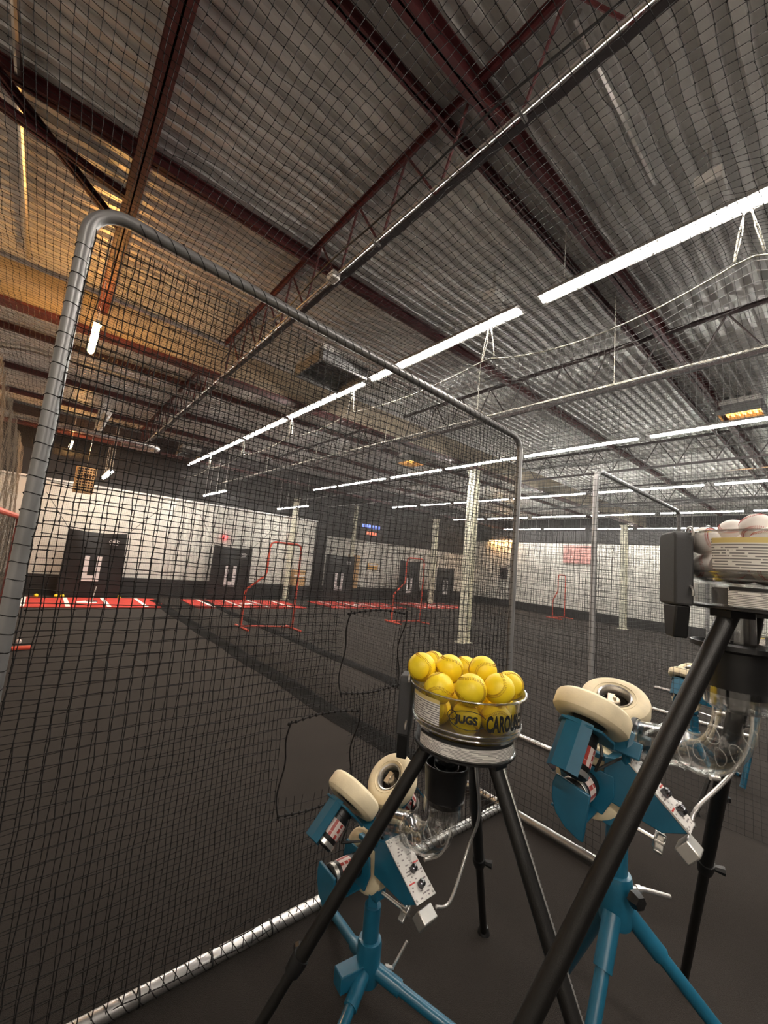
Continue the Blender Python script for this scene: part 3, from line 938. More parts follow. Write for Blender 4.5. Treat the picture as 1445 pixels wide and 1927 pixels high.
HOLES = [(1.215, 0.72, 0.2, 0.2), (1.495, 1.225, 0.2, 0.2)]
def hole_keep(X, Z):
    k = np.ones(len(X), bool)
    for (hx, hz, a, c) in HOLES:
        k &= ~((np.abs(X - hx - 0.02 * (Z - hz)) < a) & (np.abs(Z - hz) < c))
    return k
def front(layer):
    s = 3.0 * layer
    def f(u, v):
        dx = wob(v * 1.3, u * 1.1, 0.006, s) + 0.010 * np.sin(v * 2.2 + s) + rngw(u, v, 0.0022, s)
        dz = wob(u * 1.2, v * 1.4, 0.006, s + 1) - 0.012 * np.sin(u * 1.9 + s) + rngw(v, u, 0.0022, s + 5)
        dy = wob(u, v, 0.012, s + 2) + 0.045 * np.sin(np.clip(u / 2.86, 0, 1) * PI) * np.sin(np.clip(v / 2.8, 0, 1) * PI)
        # the openings sag a little
        for (hx, hz, a, c) in HOLES:
            e = np.exp(-(((u - hx) / 0.32) ** 2 + ((v - hz) / 0.32) ** 2))
            dz = dz - 0.02 * e * np.cos((u - hx) * 7)
            dx = dx + 0.02 * e * np.sign(u - hx) * np.abs(np.sin((v - hz) * 5))
        return np.stack([u + dx + 0.009 * layer, FY + (0.012 if layer else -0.02) + dy, v + dz + 0.011 * layer], 1)
    return f
def rngw(u, v, s, seed):
    a = np.floor(u / CELL + 0.5); c = np.floor(v / CELL + 0.5)
    h = np.sin(a * 12.9898 + c * 78.233 + seed * 37.7) * 43758.5453
    return s * ((h - np.floor(h)) * 2 - 1)
for layer, nm in ((0, 'front_net'), (1, 'rear_net')):
    P, Q, K = net_segments(front(layer), (FX0 + 0.03, FX1 - 0.02), (0.06, FH - 0.04), CELL, CELL if layer == 0 else 0.06, hole_keep)
    strands(P, Q, 0.0021 if layer == 0 else 0.0016, nm, net_black, f1, K, 0.0052 if layer == 0 else 0.0042)
# rope borders of the two openings
for (hx, hz, a, c) in HOLES:
    for s in (-1, 1):
        pts = [(hx + s * (a + 0.012 * math.sin(t * 9)) + 0.02 * (t - 0.5) * 0.3, FY - 0.024 + 0.02 * math.sin(t * 4), hz - c + 2 * c * t) for t in np.linspace(-0.05, 1.05, 14)]
        MB().tube(pts, 0.0038, 6).build('opening_rope', net_black, f1)
        pts = [(hx - a + 2 * a * t, FY - 0.024, hz + s * c + 0.02 * math.sin(t * PI) * (1 if s > 0 else -1)) for t in np.linspace(0, 1, 12)]
        bb = MB().tube(pts, 0.0034, 6)
        for p in pts:
            bb.sphere(p, 0.0085, 8, 6)
        bb.build('opening_rope', net_black, f1)

# frame of the second lane
def plain_frame(x0, x1, y, h, label):
    t = thing('cage_frame', ((x0 + x1) / 2, y, 0), label, 'net frame', 'pipe net frames of the other lanes')
    MB().tube([(x0, y, 0.03), (x0, y, h - 0.1), (x0 + 0.03, y, h - 0.03), (x0 + 0.1, y, h), (x1 - 0.1, y, h), (x1 - 0.03, y, h - 0.03), (x1, y, h - 0.1), (x1, y, 0.03)], 0.027, 10).build('upright_hoop', grey_pipe, t)
    MB().tube([(x0, y, 0.035), (x1, y, 0.035)], 0.025, 10).build('base_pipe', galv, t)
    for x in (x0, x1):
        MB().tube([(x, y - 0.72, 0.035), (x, y + 0.75, 0.035)], 0.025, 10).build('side_base_pipe', galv, t)
    def f(u, v):
        return np.stack([u, y + wob(u, v, 0.03), v], 1)
    P, Q, K = net_segments(f, (x0, x1), (0.05, h), CELL, 0.14)
    strands(P, Q, 0.0013, 'frame_net', net_far, t)
    return t
plain_frame(4.17, 6.95, 1.75, 2.85, 'grey pipe frame with net in the second lane, seen right of the near frame')
plain_frame(8.5, 11.2, 1.75, 2.85, 'grey pipe frame with net in the third lane, far right')

# ------------------------------------------------------------------ hung nets
def hung(name, func, U, Vv, label, r=0.0015, step=0.18, m=net_far, cell=CELL, knots=False):
    P, Q, K = net_segments(func, U, Vv, cell, step)
    t = strands(P, Q, r, name, m, None, K if knots else None, r * 2.6)
    return tag(t, label, 'net')

# ridge rope height of the near divider (droops between its hooks)
HOOKS = [-1.0, 0.42, 2.40, 4.79, 6.69, 9.0, 11.4, 13.7]
def ridge(y):
    y = np.asarray(y, float)
    z = np.full(y.shape, 3.84)
    for a, c in zip(HOOKS[:-1], HOOKS[1:]):
        t = np.clip((y - a) / (c - a), 0, 1)
        s = 0.17 if c < 4 else 0.09
        z = np.where((y >= a) & (y <= c), 3.85 - 4 * s * t * (1 - t), z)
    return z
def div1(u, v):      # u = Y, v = 0..1 up
    top = ridge(u)
    return np.stack([2.89 + 0.255 * v ** 2 + wob(u * 1.2, v * 3.5, 0.05), u, 0.02 + v * (top - 0.02)], 1)
hung('divider_net', div1, (-0.8, 13.9), (0, 1.0), 'black divider net between the near lane and the second lane', r=0.00145, cell=CELL) if False else None
def hung_div(name, xb, xt, y0, y1, ztop, label, r=0.0014, seed=0.0, m=net_far):
    def f(u, v):
        zt = ztop(u) if callable(ztop) else np.full(u.shape, ztop)
        k = v / 3.84
        return np.stack([xb + (xt - xb) * k ** 2 + wob(u * 1.2, v, 0.045, seed), u, 0.02 + k * (zt - 0.02)], 1)
    return hung(name, f, (y0, y1), (0.0, 3.84), label, r, m=m)
hung_div('divider_net', 2.89, 3.145, 1.12, 13.9, ridge, 'black divider net hanging between the near lane and the gap beside it', 0.0015, 0.3)
hung_div('divider_net', 4.17, 4.17, -0.8, 13.9, lambda u: 3.70 + 0.01 * u, 'black divider net hanging along the left side of the second lane', 0.0015, 1.1)
hung_div('divider_net', 7.0, 7.0, -0.5, 13.9, 3.75, 'black divider net hanging along the right side of the second lane', 0.0016, 2.2)
hung_div('divider_net', 8.5, 8.5, -0.5, 13.9, 3.75, 'black divider net hanging along the left side of the third lane', 0.0017, 3.0)
hung_div('divider_net', 11.25, 11.25, 0.0, 13.9, 3.75, 'black divider net hanging along the right side of the third lane', 0.0018, 4.0)
hung_div('divider_net', 15.4, 15.4, 1.5, 13.9, 3.75, 'black divider net hanging farthest right before the right wall', 0.002, 5.0)
hung_div('side_net', -0.55, -0.75, -0.8, 13.9, 3.85, 'black net hanging along the left edge, lit amber by the near lamp', 0.002, 6.0, net_amber_lit)

def roof1(u, v):
    k = np.clip((u + 0.75) / 3.895, 0, 1)
    z = 3.86 + (ridge(v) - 3.86) * k ** 3 - 0.16 * np.sin(k * PI) + wob(u * 1.3, v * 1.1, 0.035)
    dx = wob(v * 1.5, u * 1.5, 0.008, 2) + rngw(u, v, 0.002, 3)
    return np.stack([u + dx, v + wob(u * 1.5, v * 1.5, 0.008, 4) + rngw(v, u, 0.002, 7), z], 1)
hung('roof_net', roof1, (-0.75, 3.145), (-0.9, 13.9), 'black roof net stretched over the near lane and the camera', r=0.0016, step=0.088, m=net_black, knots=True)
def roof_gap(u, v):
    k = (u - 3.145) / (4.17 - 3.145)
    z = ridge(v) + (3.70 + 0.01 * v - ridge(v)) * k - 0.22 * np.sin(k * PI) + wob(u * 2, v * 1.3, 0.03)
    return np.stack([u, v, z], 1)
hung('roof_net', roof_gap, (3.145, 4.17), (-0.9, 13.9), 'sagging strip of net between the near row of hooks and the pale rope', r=0.0014, step=0.13)
def roof2(u, v):
    k = (u - 4.17) / (7.0 - 4.17)
    return np.stack([u, v, 3.72 - 0.14 * np.sin(k * PI) + wob(u, v, 0.04, 5)], 1)
hung('roof_net', roof2, (4.17, 7.0), (-0.5, 13.9), 'black roof net stretched over the second lane', r=0.0015)
def roof3(u, v):
    k = (u - 8.5) / (11.25 - 8.5)
    return np.stack([u, v, 3.75 - 0.14 * np.sin(k * PI) + wob(u, v, 0.04, 9)], 1)
hung('roof_net', roof3, (8.5, 11.25), (0.0, 13.9), 'black roof net stretched over the third lane', r=0.0017)
for (x0, x1, lab) in ((-0.55, 2.95, 'fine black end net behind the first red mat'), (3.6, 7.2, 'fine black end net behind the second red mat'), (8.4, 11.6, 'fine black end net behind the third red mat')):
    def fb(u, v, x0=x0):
        return np.stack([u, 14.45 + wob(u, v, 0.05, x0), v], 1)
    hung('end_net', fb, (x0, x1), (0.03, 3.5), lab, r=0.0013, step=0.25)

# slack net bunched on the floor along the dividers
def skirt(x, y0, y1, w, label):
    bb = MB(); n = 90; k = 9
    vs, fs = [], []
    for i in range(n + 1):
        y = y0 + (y1 - y0) * i / n
        for j in range(k):
            q = j / (k - 1)
            h = 0.055 * math.sin(q * PI) ** 0.7 * (0.75 + 0.25 * math.sin(y * 5.1 + q * 3) ) + 0.006 * math.sin(y * 23 + j * 2)
            vs.append((x + (q - 0.5) * w + 0.02 * math.sin(y * 2.7), y, max(0.0005, h)))
    for i in range(n):
        for j in range(k - 1):
            a = i * k + j
            fs.append((a, a + 1, a + k + 1, a + k))
    bb.add(vs, fs)
    tag(bb.build('net_skirt', skirt_mat, origin=(x, (y0 + y1) / 2, 0)), label, 'net')
skirt_mat = mat('bunched_net', (0.006, 0.005, 0.0045), 0.9, var=0.5, vscale=30, bump=0.8, bscale=140, spec=0.2)
skirt(2.80, 2.5, 13.6, 0.3, 'slack black net bunched on the floor along the near divider')
skirt(4.25, 2.7, 13.6, 0.26, 'slack black net bunched on the floor along the second lane')

# ropes and hooks of the nets
yy = np.linspace(-0.9, 13.9, 150)
ridge_rope = tag(MB().tube([(3.145, float(y), float(z)) for y, z in zip(yy, ridge(yy))], 0.006, 6).build('net_rope', rope_pale, origin=(3.145, 6, 3.8)), 'pale rope along the drooping ridge of the near divider net', 'rope')
lane_rope = tag(MB().tube([(4.17, float(y), 3.70 + 0.01 * float(y)) for y in np.linspace(-0.9, 13.9, 40)], 0.013, 8).build('net_rope', rope_pale, origin=(4.17, 6, 3.7)), 'thick pale rope carrying the left side net of the second lane', 'rope')
for (x, lab) in ((7.0, 'black cable along the top of the second lane right net'), (8.5, 'black cable along the top of the third lane left net'), (11.25, 'black cable along the top of the third lane right net')):
    tag(MB().tube([(x, -0.5, 3.765), (x, 13.9, 3.765)], 0.009, 6).build('net_cable', galv, origin=(x, 6, 3.76)), lab, 'cable')
for i, h in enumerate(HOOKS[1:-1]):
    zt = float(ridge(np.array([h]))[0])
    bb = MB()
    for s in (-1, 1):
        bb.tube([(3.14, h + 0.01 * s, 4.19), (3.143, h + 0.05 * s, 4.02), (3.145, h + 0.075 * s, zt)], 0.005, 5)
        bb.tube([(3.15, h + 0.02 * s, 4.19), (3.16, h + 0.03 * s, 4.05), (3.15, h + 0.07 * s, zt)], 0.004, 5)
    bb.build('tie_cord', rope_pale, ridge_rope)
for i, y in enumerate((1.6, 3.3, 5.2, 7.5, 10.0)):
    MB().tube([(4.17, y, 3.7 + 0.01 * y), (4.17, y, ZC)], 0.003, 5).build('tie_cord', rope_pale, lane_rope)

# ================================================================== BALL FEEDERS
def feeder(ax, ay, zb, feet, label, ra=0.0, lip=0.098):
    """carousel ball feeder: clear bowl on a drum on three splayed telescopic legs"""
    t = thing('ball_feeder', (ax, ay, 0), label, 'ball feeder')
    o = Vector((ax, ay, zb))
    az = lambda d: R_(d + ra)
    # bowl (clear, two steps, open top)
    prof = [(0.02, 0.058), (0.15, 0.058), (0.172, 0.064), (0.178, 0.078), (0.181, 0.083), (0.1805, 0.092), (0.186, 0.17), (0.189, 0.178), (0.194, 0.181), (0.196, 0.186), (0.193, 0.190),
            (0.188, 0.189), (0.183, 0.182), (0.182, 0.17), (0.177, 0.092), (0.170, 0.072), (0.15, 0.064), (0.02, 0.064)]
    bowl = MB().lathe(prof, o, (0, 0, 1), 64).build('hopper_bowl', clear, t)
    for r, h in ((0.1955, 0.1865), (0.1835, 0.087), (0.178, 0.0705)):
        MB().lathe([(r - 0.004, h - 0.0025), (r, h - 0.0025), (r + 0.0012, h), (r, h + 0.0025), (r - 0.004, h + 0.0025)], o, (0, 0, 1), 64, closed=True).build('bowl_ring', clear_ring, t)
    # base drum
    MB().lathe([(0.0, 0.0), (0.16, 0.0), (0.1665, 0.003), (0.1665, 0.006), (0.1625, 0.008), (0.1625, 0.056), (0.158, 0.058), (0.0, 0.058)], o, (0, 0, 1), 64).build('base_drum', clear_smoky, t)
    MB().lathe([(0.02, 0.008), (0.12, 0.008), (0.12, 0.05), (0.02, 0.05)], o, (0, 0, 1), 32, closed=True).build('drum_core', black_plastic, t)
    MB().lathe([(0.0, -0.006), (0.158, -0.006), (0.168, -0.003), (0.168, 0.002), (0.0, 0.002)], o, (0, 0, 1), 64).build('base_plate', black_plastic, t)
    # printed labels
    lab = MB().arc_band(o, 0.1632, 0.1632, 0.0085, 0.052, az(158), az(288), 40).build('instruction_label', print_white, t)
    MB().arc_band(o, 0.1636, 0.1636, 0.0445, 0.0535, az(159), az(287), 40).build('label_heading', ink_black, lab)
    lab = MB().arc_band(o, 0.1822, 0.1868, 0.0935, 0.168, az(151), az(192), 16).build('warning_label', print_white, t)
    MB().arc_band(o, 0.1863, 0.1871, 0.158, 0.170, az(151.5), az(191.5), 16).build('label_stripe', mat('label_yellow', (0.72, 0.57, 0.22), 0.5), lab)
    # lettering on the bowl
    def wrap(vs, a0, z0, rr=0.1872):
        out = []
        for p in vs:
            a = az(a0) + p.x / rr
            out.append(o + Vector((rr * math.cos(a), rr * math.sin(a), z0 + p.y)))
        return out
    vs, fs = text_mesh('JUGS', 0.03, offset=0.0016)
    bb = MB(); bb.add(wrap(vs, 208.5, 0.123), fs); bb.build('logo_lettering', ink_black, t)
    ell = [Vector((0.036 + 0.056 * math.cos(a), 0.009 + 0.027 * math.sin(a), 0)) for a in np.linspace(0.35, 5.75, 40)]
    bb = MB().tube(wrap(ell, 208.5, 0.123), 0.0012, 5)
    ballr = [Vector((-0.012 + 0.013 * math.cos(a), 0.018 + 0.013 * math.sin(a), 0)) for a in np.linspace(0, 2 * PI, 20)]
    bb.tube(wrap(ballr, 208.5, 0.123), 0.0012, 5)
    bb.build('logo_outline', ink_black, t)
    vs, fs = text_mesh('CAROUSEL', 0.062, font_scale_x=0.5, offset=0.0026)
    bb = MB(); bb.add(wrap(vs, 236.5, 0.106), fs); bb.build('name_lettering', ink_black, t)
    # motor tower at the side, tapered below
    a = az(127); d = Vector((math.cos(a), math.sin(a), 0)); s = Vector((-d.y, d.x, 0)); up = Vector((0, 0, 1))
    a = az(122); tw = o + Vector((math.cos(a), math.sin(a), 0)) * 0.188
    MB().prism([(-0.048, -0.005), (0.048, -0.005), (0.05, 0.175), (0.036, 0.19), (-0.036, 0.19), (-0.05, 0.175)], tw, s, up, d, 0.045).build('motor_tower', grey_cover, t, bevel=0.006)
    MB().prism([(-0.04, -0.005), (0.04, -0.005), (0.024, -0.09), (-0.024, -0.09)], tw + d * 0.004, s, up, d, 0.035).build('tower_foot', black_plastic, t, bevel=0.004)
    # wire clips
    for dz in (0.185, 0.03):
        p = o + d * 0.197 + s * 0.03 + up * dz
        MB().tube([p + s * 0.018 * math.cos(q) + up * 0.016 * math.sin(q) for q in np.linspace(-0.5, 3.9, 12)], 0.0035, 6).build('wire_clip', silver, t)
    # legs
    for fx, fy in feet:
        F = Vector((fx, fy, 0.0)); dd = (F - Vector((ax, ay, 0))).normalized()
        T = o + dd * 0.118 + Vector((0, 0, -0.002))
        ax_ = (F - T).normalized(); L = (F - T).length
        lg = MB().tube([T, T + ax_ * L * 0.58], 0.0215, 16).build('leg', black_tube, t)
        MB().tube([T + ax_ * L * 0.56, T + ax_ * (L - 0.02)], 0.0165, 14).build('inner_tube', black_tube, lg)
        MB().lathe([(0.0, -0.03), (0.026, -0.03), (0.027, -0.01), (0.024, 0.02), (0.0, 0.02)], T + ax_ * L * 0.58, ax_, 16).build('clamp_collar', black_plastic, lg)
        uu, ww, _ = basis(ax_)
        MB().tube([T + ax_ * L * 0.575, T + ax_ * L * 0.575 + uu * 0.055], [0.007, 0.016], 8).build('clamp_knob', black_plastic, lg)
        MB().tube([F + Vector((0, 0, 0.001)), F + Vector((0, 0, 0.03))], [0.03, 0.02], 12).build('rubber_foot', black_plastic, lg)
        MB().box(o + dd * 0.118 + Vector((0, 0, -0.012)), (0.07, 0.055, 0.02), rot=Matrix.Rotation(math.atan2(dd.y, dd.x), 3, 'Z')).build('leg_bracket', black_plastic, lg)
    # drop tube and black funnel cup
    cc = o + Vector((0.01, 0.076, 0))
    MB().lathe([(0.044, -0.006), (0.044, -0.11), (0.041, -0.11), (0.041, -0.006)], cc, (0, 0, 1), 28, closed=True).build('drop_tube', clear_smoky, t)
    MB().lathe([(lip - 0.004, -0.095), (lip, -0.095), (lip, -0.107), (0.075, -0.115), (0.068, -0.19), (0.064, -0.225), (0.059, -0.225), (0.063, -0.19), (0.07, -0.113), (lip - 0.01, -0.105)], cc, (0, 0, 1), 40, closed=True).build('funnel_cup', black_plastic, t)
    return t

# clear elbow chute + machine head -------------------------------------------------
def frame_axes(yaw, pitch, roll):
    Rz = Matrix.Rotation(R_(yaw), 3, 'Z'); Rx = Matrix.Rotation(R_(pitch), 3, 'X'); Ry = Matrix.Rotation(R_(roll), 3, 'Y')
    Mx = Rz @ Rx @ Ry
    return Mx.col[0].copy(), Mx.col[1].copy(), Mx.col[2].copy()

def machine(pinch, ypr, angs, col_xy, hub_z, hub_top, feet, label, box_at=(-0.33, -0.12), low=False):
    s, b_, u = frame_axes(*ypr)
    o = Vector(pinch)
    t = thing('pitching_machine', (col_xy[0], col_xy[1], 0), label, 'pitching machine')
    RR, PR, WW = 0.114, 0.045, 0.076
    L = lambda x, y, z: o + s * x + b_ * y + u * z
    for k, a in enumerate(list(angs) + [-90]):
        a = R_(a)
        er = s * math.cos(a) + u * math.sin(a)
        n = -s * math.sin(a) + u * math.cos(a)
        if k < 2 and n.dot(u) < 0: n = -n
        if k == 2: n = s.copy()
        c = o + er * (RR + PR)
        tire = MB().lathe([(0.054, -0.028), (0.058, -0.034), (0.085, -0.038), (0.1, -0.034), (0.111, -0.025), (RR, -0.018), (RR, 0.018), (0.111, 0.025), (0.1, 0.034), (0.085, 0.038), (0.072, 0.037), (0.071, 0.0385), (0.068, 0.0385), (0.067, 0.0365), (0.058, 0.034), (0.054, 0.028)], c, n, 56, closed=True).build('tire', cream_rubber, t, sharp=25)
        MB().lathe([(0.0445, 0.006), (0.047, 0.024), (0.0505, 0.034), (0.056, 0.037), (0.056, 0.032), (0.0525, 0.026), (0.051, 0.0), (0.0475, 0.0)], c, n, 40, closed=True).build('wheel_rim', silver, tire)
        MB().lathe([(0.012, -0.012), (0.043, -0.006), (0.0475, 0.005), (0.0475, -0.03), (0.012, -0.034)], c, n, 32, closed=True).build('rim_dish', dish_dark, tire)
        uu, ww, _ = basis(n)
        hb = MB().tube([c - n * 0.03, c + n * 0.018], 0.018, 16)
        hb.box(c + n * 0.014 + uu * 0.012, (0.026, 0.05, 0.018), axes=(uu, ww, n))
        hb.tube([c + n * 0.01, c + n * 0.03], 0.007, 6)
        hb.build('hub_clamp', clamp_cream, tire, bevel=0.003)
        MB().tube([c + uu * 0.035 + n * 0.005, c + uu * 0.036 + n * 0.024], 0.003, 6).build('valve_stem', ink_black, tire)
        # motor behind the wheel, along -n
        m0 = c - n * 0.058
        mt = MB().lathe([(0.0, 0.0), (0.034, 0.0), (0.041, 0.004), (0.041, 0.028), (0.0425, 0.03), (0.0425, 0.112), (0.041, 0.115), (0.041, 0.135), (0.034, 0.14), (0.0, 0.14)], m0, -n, 28).build('motor', black_plastic, t)
        # silver band and red printed label on the motor
        MB().lathe([(0.0428, 0.116), (0.0445, 0.117), (0.0445, 0.131), (0.0428, 0.132)], m0, -n, 28, closed=True).build('motor_band', silver, mt)
        lb = MB(); vw = -b_ if k < 2 else (-b_ * 0.5 + u * 0.85)
        vx = (vw - n * vw.dot(n)).normalized(); vy = (-n).cross(vx)
        N = 10
        for i in range(N):
            q0, q1 = -1.5 + 3.0 * i / N, -1.5 + 3.0 * (i + 1) / N
            pts = []
            for (q, h) in ((q0, 0.045), (q1, 0.045), (q1, 0.1), (q0, 0.1)):
                pts.append(m0 - n * h + (vx * math.cos(q) + vy * math.sin(q)) * 0.0432)
            lb.uv[len(lb.f)] = [(0, i / N), (0, (i + 1) / N), (1, (i + 1) / N), (1, i / N)]
            lb.add(pts, [(0, 1, 2, 3)])
        lb.build('motor_label', print_motor, mt)
        # mounting plate
        MB().prism([(-0.075, -0.06), (0.075, -0.06), (0.085, 0.0), (0.06, 0.065), (-0.06, 0.065), (-0.085, 0.0)], c - n * 0.056, b_, er if k < 2 else er, -n, 0.008).build('mount_plate', blue, t, bevel=0.002)
        if k < 2:
            # bent sheet guard: closed on the outer and far sides, open to the rear
            MB().sheet([(0.064, -0.05), (0.066, 0.03), (0.045, 0.058), (0.0, 0.066), (-0.034, 0.062)], c - n * 0.05, b_, er, -n, 0.155, 0.004).build('motor_guard', blue, t, sharp=15)
            MB().tube([m0 - n * 0.02 + vx * 0.05, m0 - n * 0.05 + vx * 0.062, m0 - n * 0.09 + vx * 0.05 - er * 0.03, o - u * 0.03 - b_ * 0.09 + s * (-0.05 if k == 0 else 0.05)], 0.0045, 6).build('motor_cable', ink_black, mt)
        else:
            poly = [(-0.055, 0.03), (0.048, 0.042), (0.055, 0.01), (0.05, -0.03), (0.032, -0.065), (0.0, -0.09), (-0.04, -0.102), (-0.055, -0.102)]
            MB().prism(poly, c - n * 0.205, b_, u, -n, 0.012).build('motor_guard', blue, t, bevel=0.003)
            MB().box(c - n * 0.14 - u * 0.055, (0.13, 0.10, 0.006), axes=(n, b_, u)).build('guard_shelf', blue, t)
    # frame bars tying the three wheel carriers, seen as plates round the ball tunnel
    for k, a in enumerate(list(angs) + [-90]):
        a = R_(a); er = s * math.cos(a) + u * math.sin(a)
        n = -s * math.sin(a) + u * math.cos(a)
        if k < 2 and n.dot(u) < 0: n = -n
        if k == 2: n = s.copy()
        p = o + er * 0.075 - n * 0.056
        q = o + er * 0.05 - b_ * 0.085
        MB().box((p + q) / 2 - b_ * 0.02, (0.05, 0.15, 0.016), axes=((er.cross(b_)).normalized(), b_, er)).build('carrier_bar', blue, t, bevel=0.003)
    MB().lathe([(0.058, -0.012), (0.078, -0.012), (0.082, 0.0), (0.078, 0.012), (0.058, 0.012)], o - b_ * 0.1, b_, 8, closed=True).build('yoke_ring', blue, t, sharp=20)
    # clear ball tunnel, sloping down from the elbow to the wheels
    fd = (b_ * 0.235 - u * 0.058).normalized()
    fo = o - fd * 0.105
    MB().lathe([(0.052, 0.0), (0.056, 0.0), (0.056, 0.14), (0.052, 0.14)], fo, -fd, 32, closed=True).build('feed_tube', clear, t)
    for h in (0.015, 0.125):
        MB().lathe([(0.055, h - 0.004), (0.06, h - 0.004), (0.06, h + 0.004), (0.055, h + 0.004)], fo, -fd, 32, closed=True).build('tube_clamp_ring', clear_ring, t)
    MB().lathe([(0.057, 0.0), (0.063, 0.0), (0.063, 0.012), (0.057, 0.012)], fo, -fd, 32, closed=True).build('rubber_collar', ink_black, t)
    # control box: side profile in (b,u), sloping panel facing the operator
    P0 = Vector(box_at); dv = Vector((0.835, 0.55)); ln = 0.21
    P1 = P0 + dv * ln
    w = 0.096; x0 = -0.06
    poly = [(P0.x, P0.y), (P1.x, P1.y), (P1.x + 0.06, P1.y - 0.02), (P1.x + 0.05, P1.y - 0.14), (P0.x + 0.06, P0.y - 0.035)]
    bx = MB().prism(poly, L(x0, 0, 0), b_, u, s, w).build('control_box', blue, t, bevel=0.003)
    nn = (-b_ * dv.y + u * dv.x); dd = b_ * dv.x + u * dv.y
    pc = L(x0, P0.x, P0.y)
    pn = MB(); e = 0.004
    pn.box(pc + s * (w / 2) + dd * (ln / 2) + nn * 0.002, (w + 0.006, ln + 0.004, 0.004), axes=(s, dd, nn))
    pnl = pn.build('control_panel', silver, t)
    MB().quad_uv(pc + nn * 0.0046, pc + s * w + nn * 0.0046, pc + s * w + dd * ln + nn * 0.0046, pc + dd * ln + nn * 0.0046).build('panel_print', print_panel, pnl)
    bb = MB()
    for q in (0.27, 0.52):
        bb.box(pc + s * w * (0.82 if q > 0.4 else 0.2) + dd * ln * q + nn * 0.006, (w * 0.3, 0.004, 0.003), axes=(s, dd, nn))
    bb.build('red_marks', sticker_red, pnl)
    for q in (0.2, 0.44):
        kb = pc + s * w * 0.55 + dd * ln * q
        MB().lathe([(0.0, 0.024), (0.007, 0.023), (0.0125, 0.018), (0.0135, 0.006), (0.0135, 0.0)], kb + nn * 0.004, nn, 20).build('control_knob', chrome_dark, pnl)
    bb = MB()
    for q, r in ((0.04, 0.06), (0.04, 0.94), (0.96, 0.06), (0.96, 0.94)):
        bb.sphere(pc + s * w * r + dd * ln * q + nn * 0.005, 0.0045, 8, 6)
    bb.build('panel_screws', silver, pnl)
    bc = pc + s * (w * 0.5) - dd * 0.038 - nn * 0.045
    ob = MB().box(bc + dd * 0.006, (0.07, 0.046, 0.046), axes=(s, dd, nn)).build('outlet_box', silver, t, bevel=0.004)
    MB().tube([bc + s * 0.037 - dd * 0.01, bc + s * 0.045 - dd * 0.01], 0.005, 8).build('box_screw', silver, ob)
    # mounting neck and stand
    cx_, cy_ = col_xy
    neck = L(0, -0.05, -0.17)
    MB().box((o + neck) / 2 - u * 0.075 - b_ * 0.05, (0.05, 0.04, 0.2), axes=(s, b_, u)).build('neck_plate', blue, t, bevel=0.003)
    top = Vector((cx_, cy_, hub_top))
    MB().tube([neck + Vector((0, 0, 0.03)), top], 0.026, 4).build('neck_tube', blue, t)
    MB().tube([(cx_, cy_, hub_z + 0.05), (cx_, cy_, hub_top + 0.02)], 0.033, 20).build('column', blue, t)
    MB().lathe([(0.0, 0.0), (0.046, 0.0), (0.048, 0.01), (0.048, 0.13), (0.044, 0.145), (0.034, 0.147), (0.0, 0.147)], (cx_, cy_, hub_z), (0, 0, 1), 24).build('hub', blue, t)
    # tilt clamp: threaded rod with four lobed knob, near the neck
    rp = L(0.0, -0.07, -0.232)
    dr = (s * 0.22 - b_ * 0.95 - u * 0.1).normalized()
    kn = MB().tube([rp, rp + dr * 0.13], 0.0065, 8).build('clamp_rod', silver, t)
    uu, ww, _ = basis(dr)
    bb = MB().lathe([(0.0, 0.0), (0.014, 0.0), (0.014, 0.03), (0.0, 0.03)], rp + dr * 0.12, dr, 12)
    for q in range(4):
        aa = q * PI / 2 + 0.6
        e1 = uu * math.cos(aa) + ww * math.sin(aa)
        bb.box(rp + dr * 0.135 + e1 * 0.022, (0.03, 0.012, 0.024), axes=(e1, e1.cross(dr), dr))
    bb.build('clamp_knob', silver, t, bevel=0.003)
    # swivel lock lever on the hub
    hp = Vector((cx_, cy_, hub_z + (0.045 if low else 0.1)))
    ld = Vector((0.8, -0.55, -0.05)).normalized()
    bb = MB().tube([hp + ld * 0.045, hp + ld * 0.105], 0.007, 10)
    bb.tube([hp + ld * 0.07, hp + ld * 0.085], 0.011, 10)
    if low:
        bb.tube([hp + ld * 0.1, hp + ld * 0.1 + Vector((0.05, -0.02, 0.085))], 0.0058, 10)
    else:
        bb.tube([hp + ld * 0.1, hp + ld * 0.19 + Vector((0.0, 0.0, -0.015))], 0.0065, 10)
    bb.build('lock_lever', silver, t)
    if low:
        dq = Vector((-0.8, 0.1, 0)).normalized()
        MB().box(Vector((cx_, cy_, hub_z + 0.05)) + dq * 0.085, (0.1, 0.06, 0.06), rot=Matrix.Rotation(math.atan2(dq.y, dq.x), 3, 'Z')).build('socket_stub', blue, t, bevel=0.004)
    else:
        MB().lathe([(0.0, 0.0), (0.024, 0.0), (0.026, 0.012), (0.02, 0.03), (0.0, 0.032)], Vector((cx_, cy_, hub_z + 0.1)) + Vector((-0.03, -0.06, 0.02)), (-0.4, -0.9, 0), 6).build('hub_knob', black_plastic, t)
    for fx, fy in feet:
        F = Vector((fx, fy, 0.012)); H = Vector((cx_, cy_, hub_z + (0.045 if low else 0.03)))
        dh = (Vector((fx, fy, 0)) - Vector((cx_, cy_, 0))).normalized()
        A = H + dh * 0.04
        dl = (F - A).normalized()
        lg = MB().tube([A, F], 0.02, 16).build('leg', blue, t)
        MB().tube([A - dl * 0.01, A + dl * (0.1 if low else 0.13)], 0.0265, 16).build('leg_socket', blue, lg)
        MB().tube([F - Vector((0, 0, 0.011)), F + Vector((0, 0, 0.02))], 0.025, 12).build('rubber_foot', black_plastic, lg)
    return t

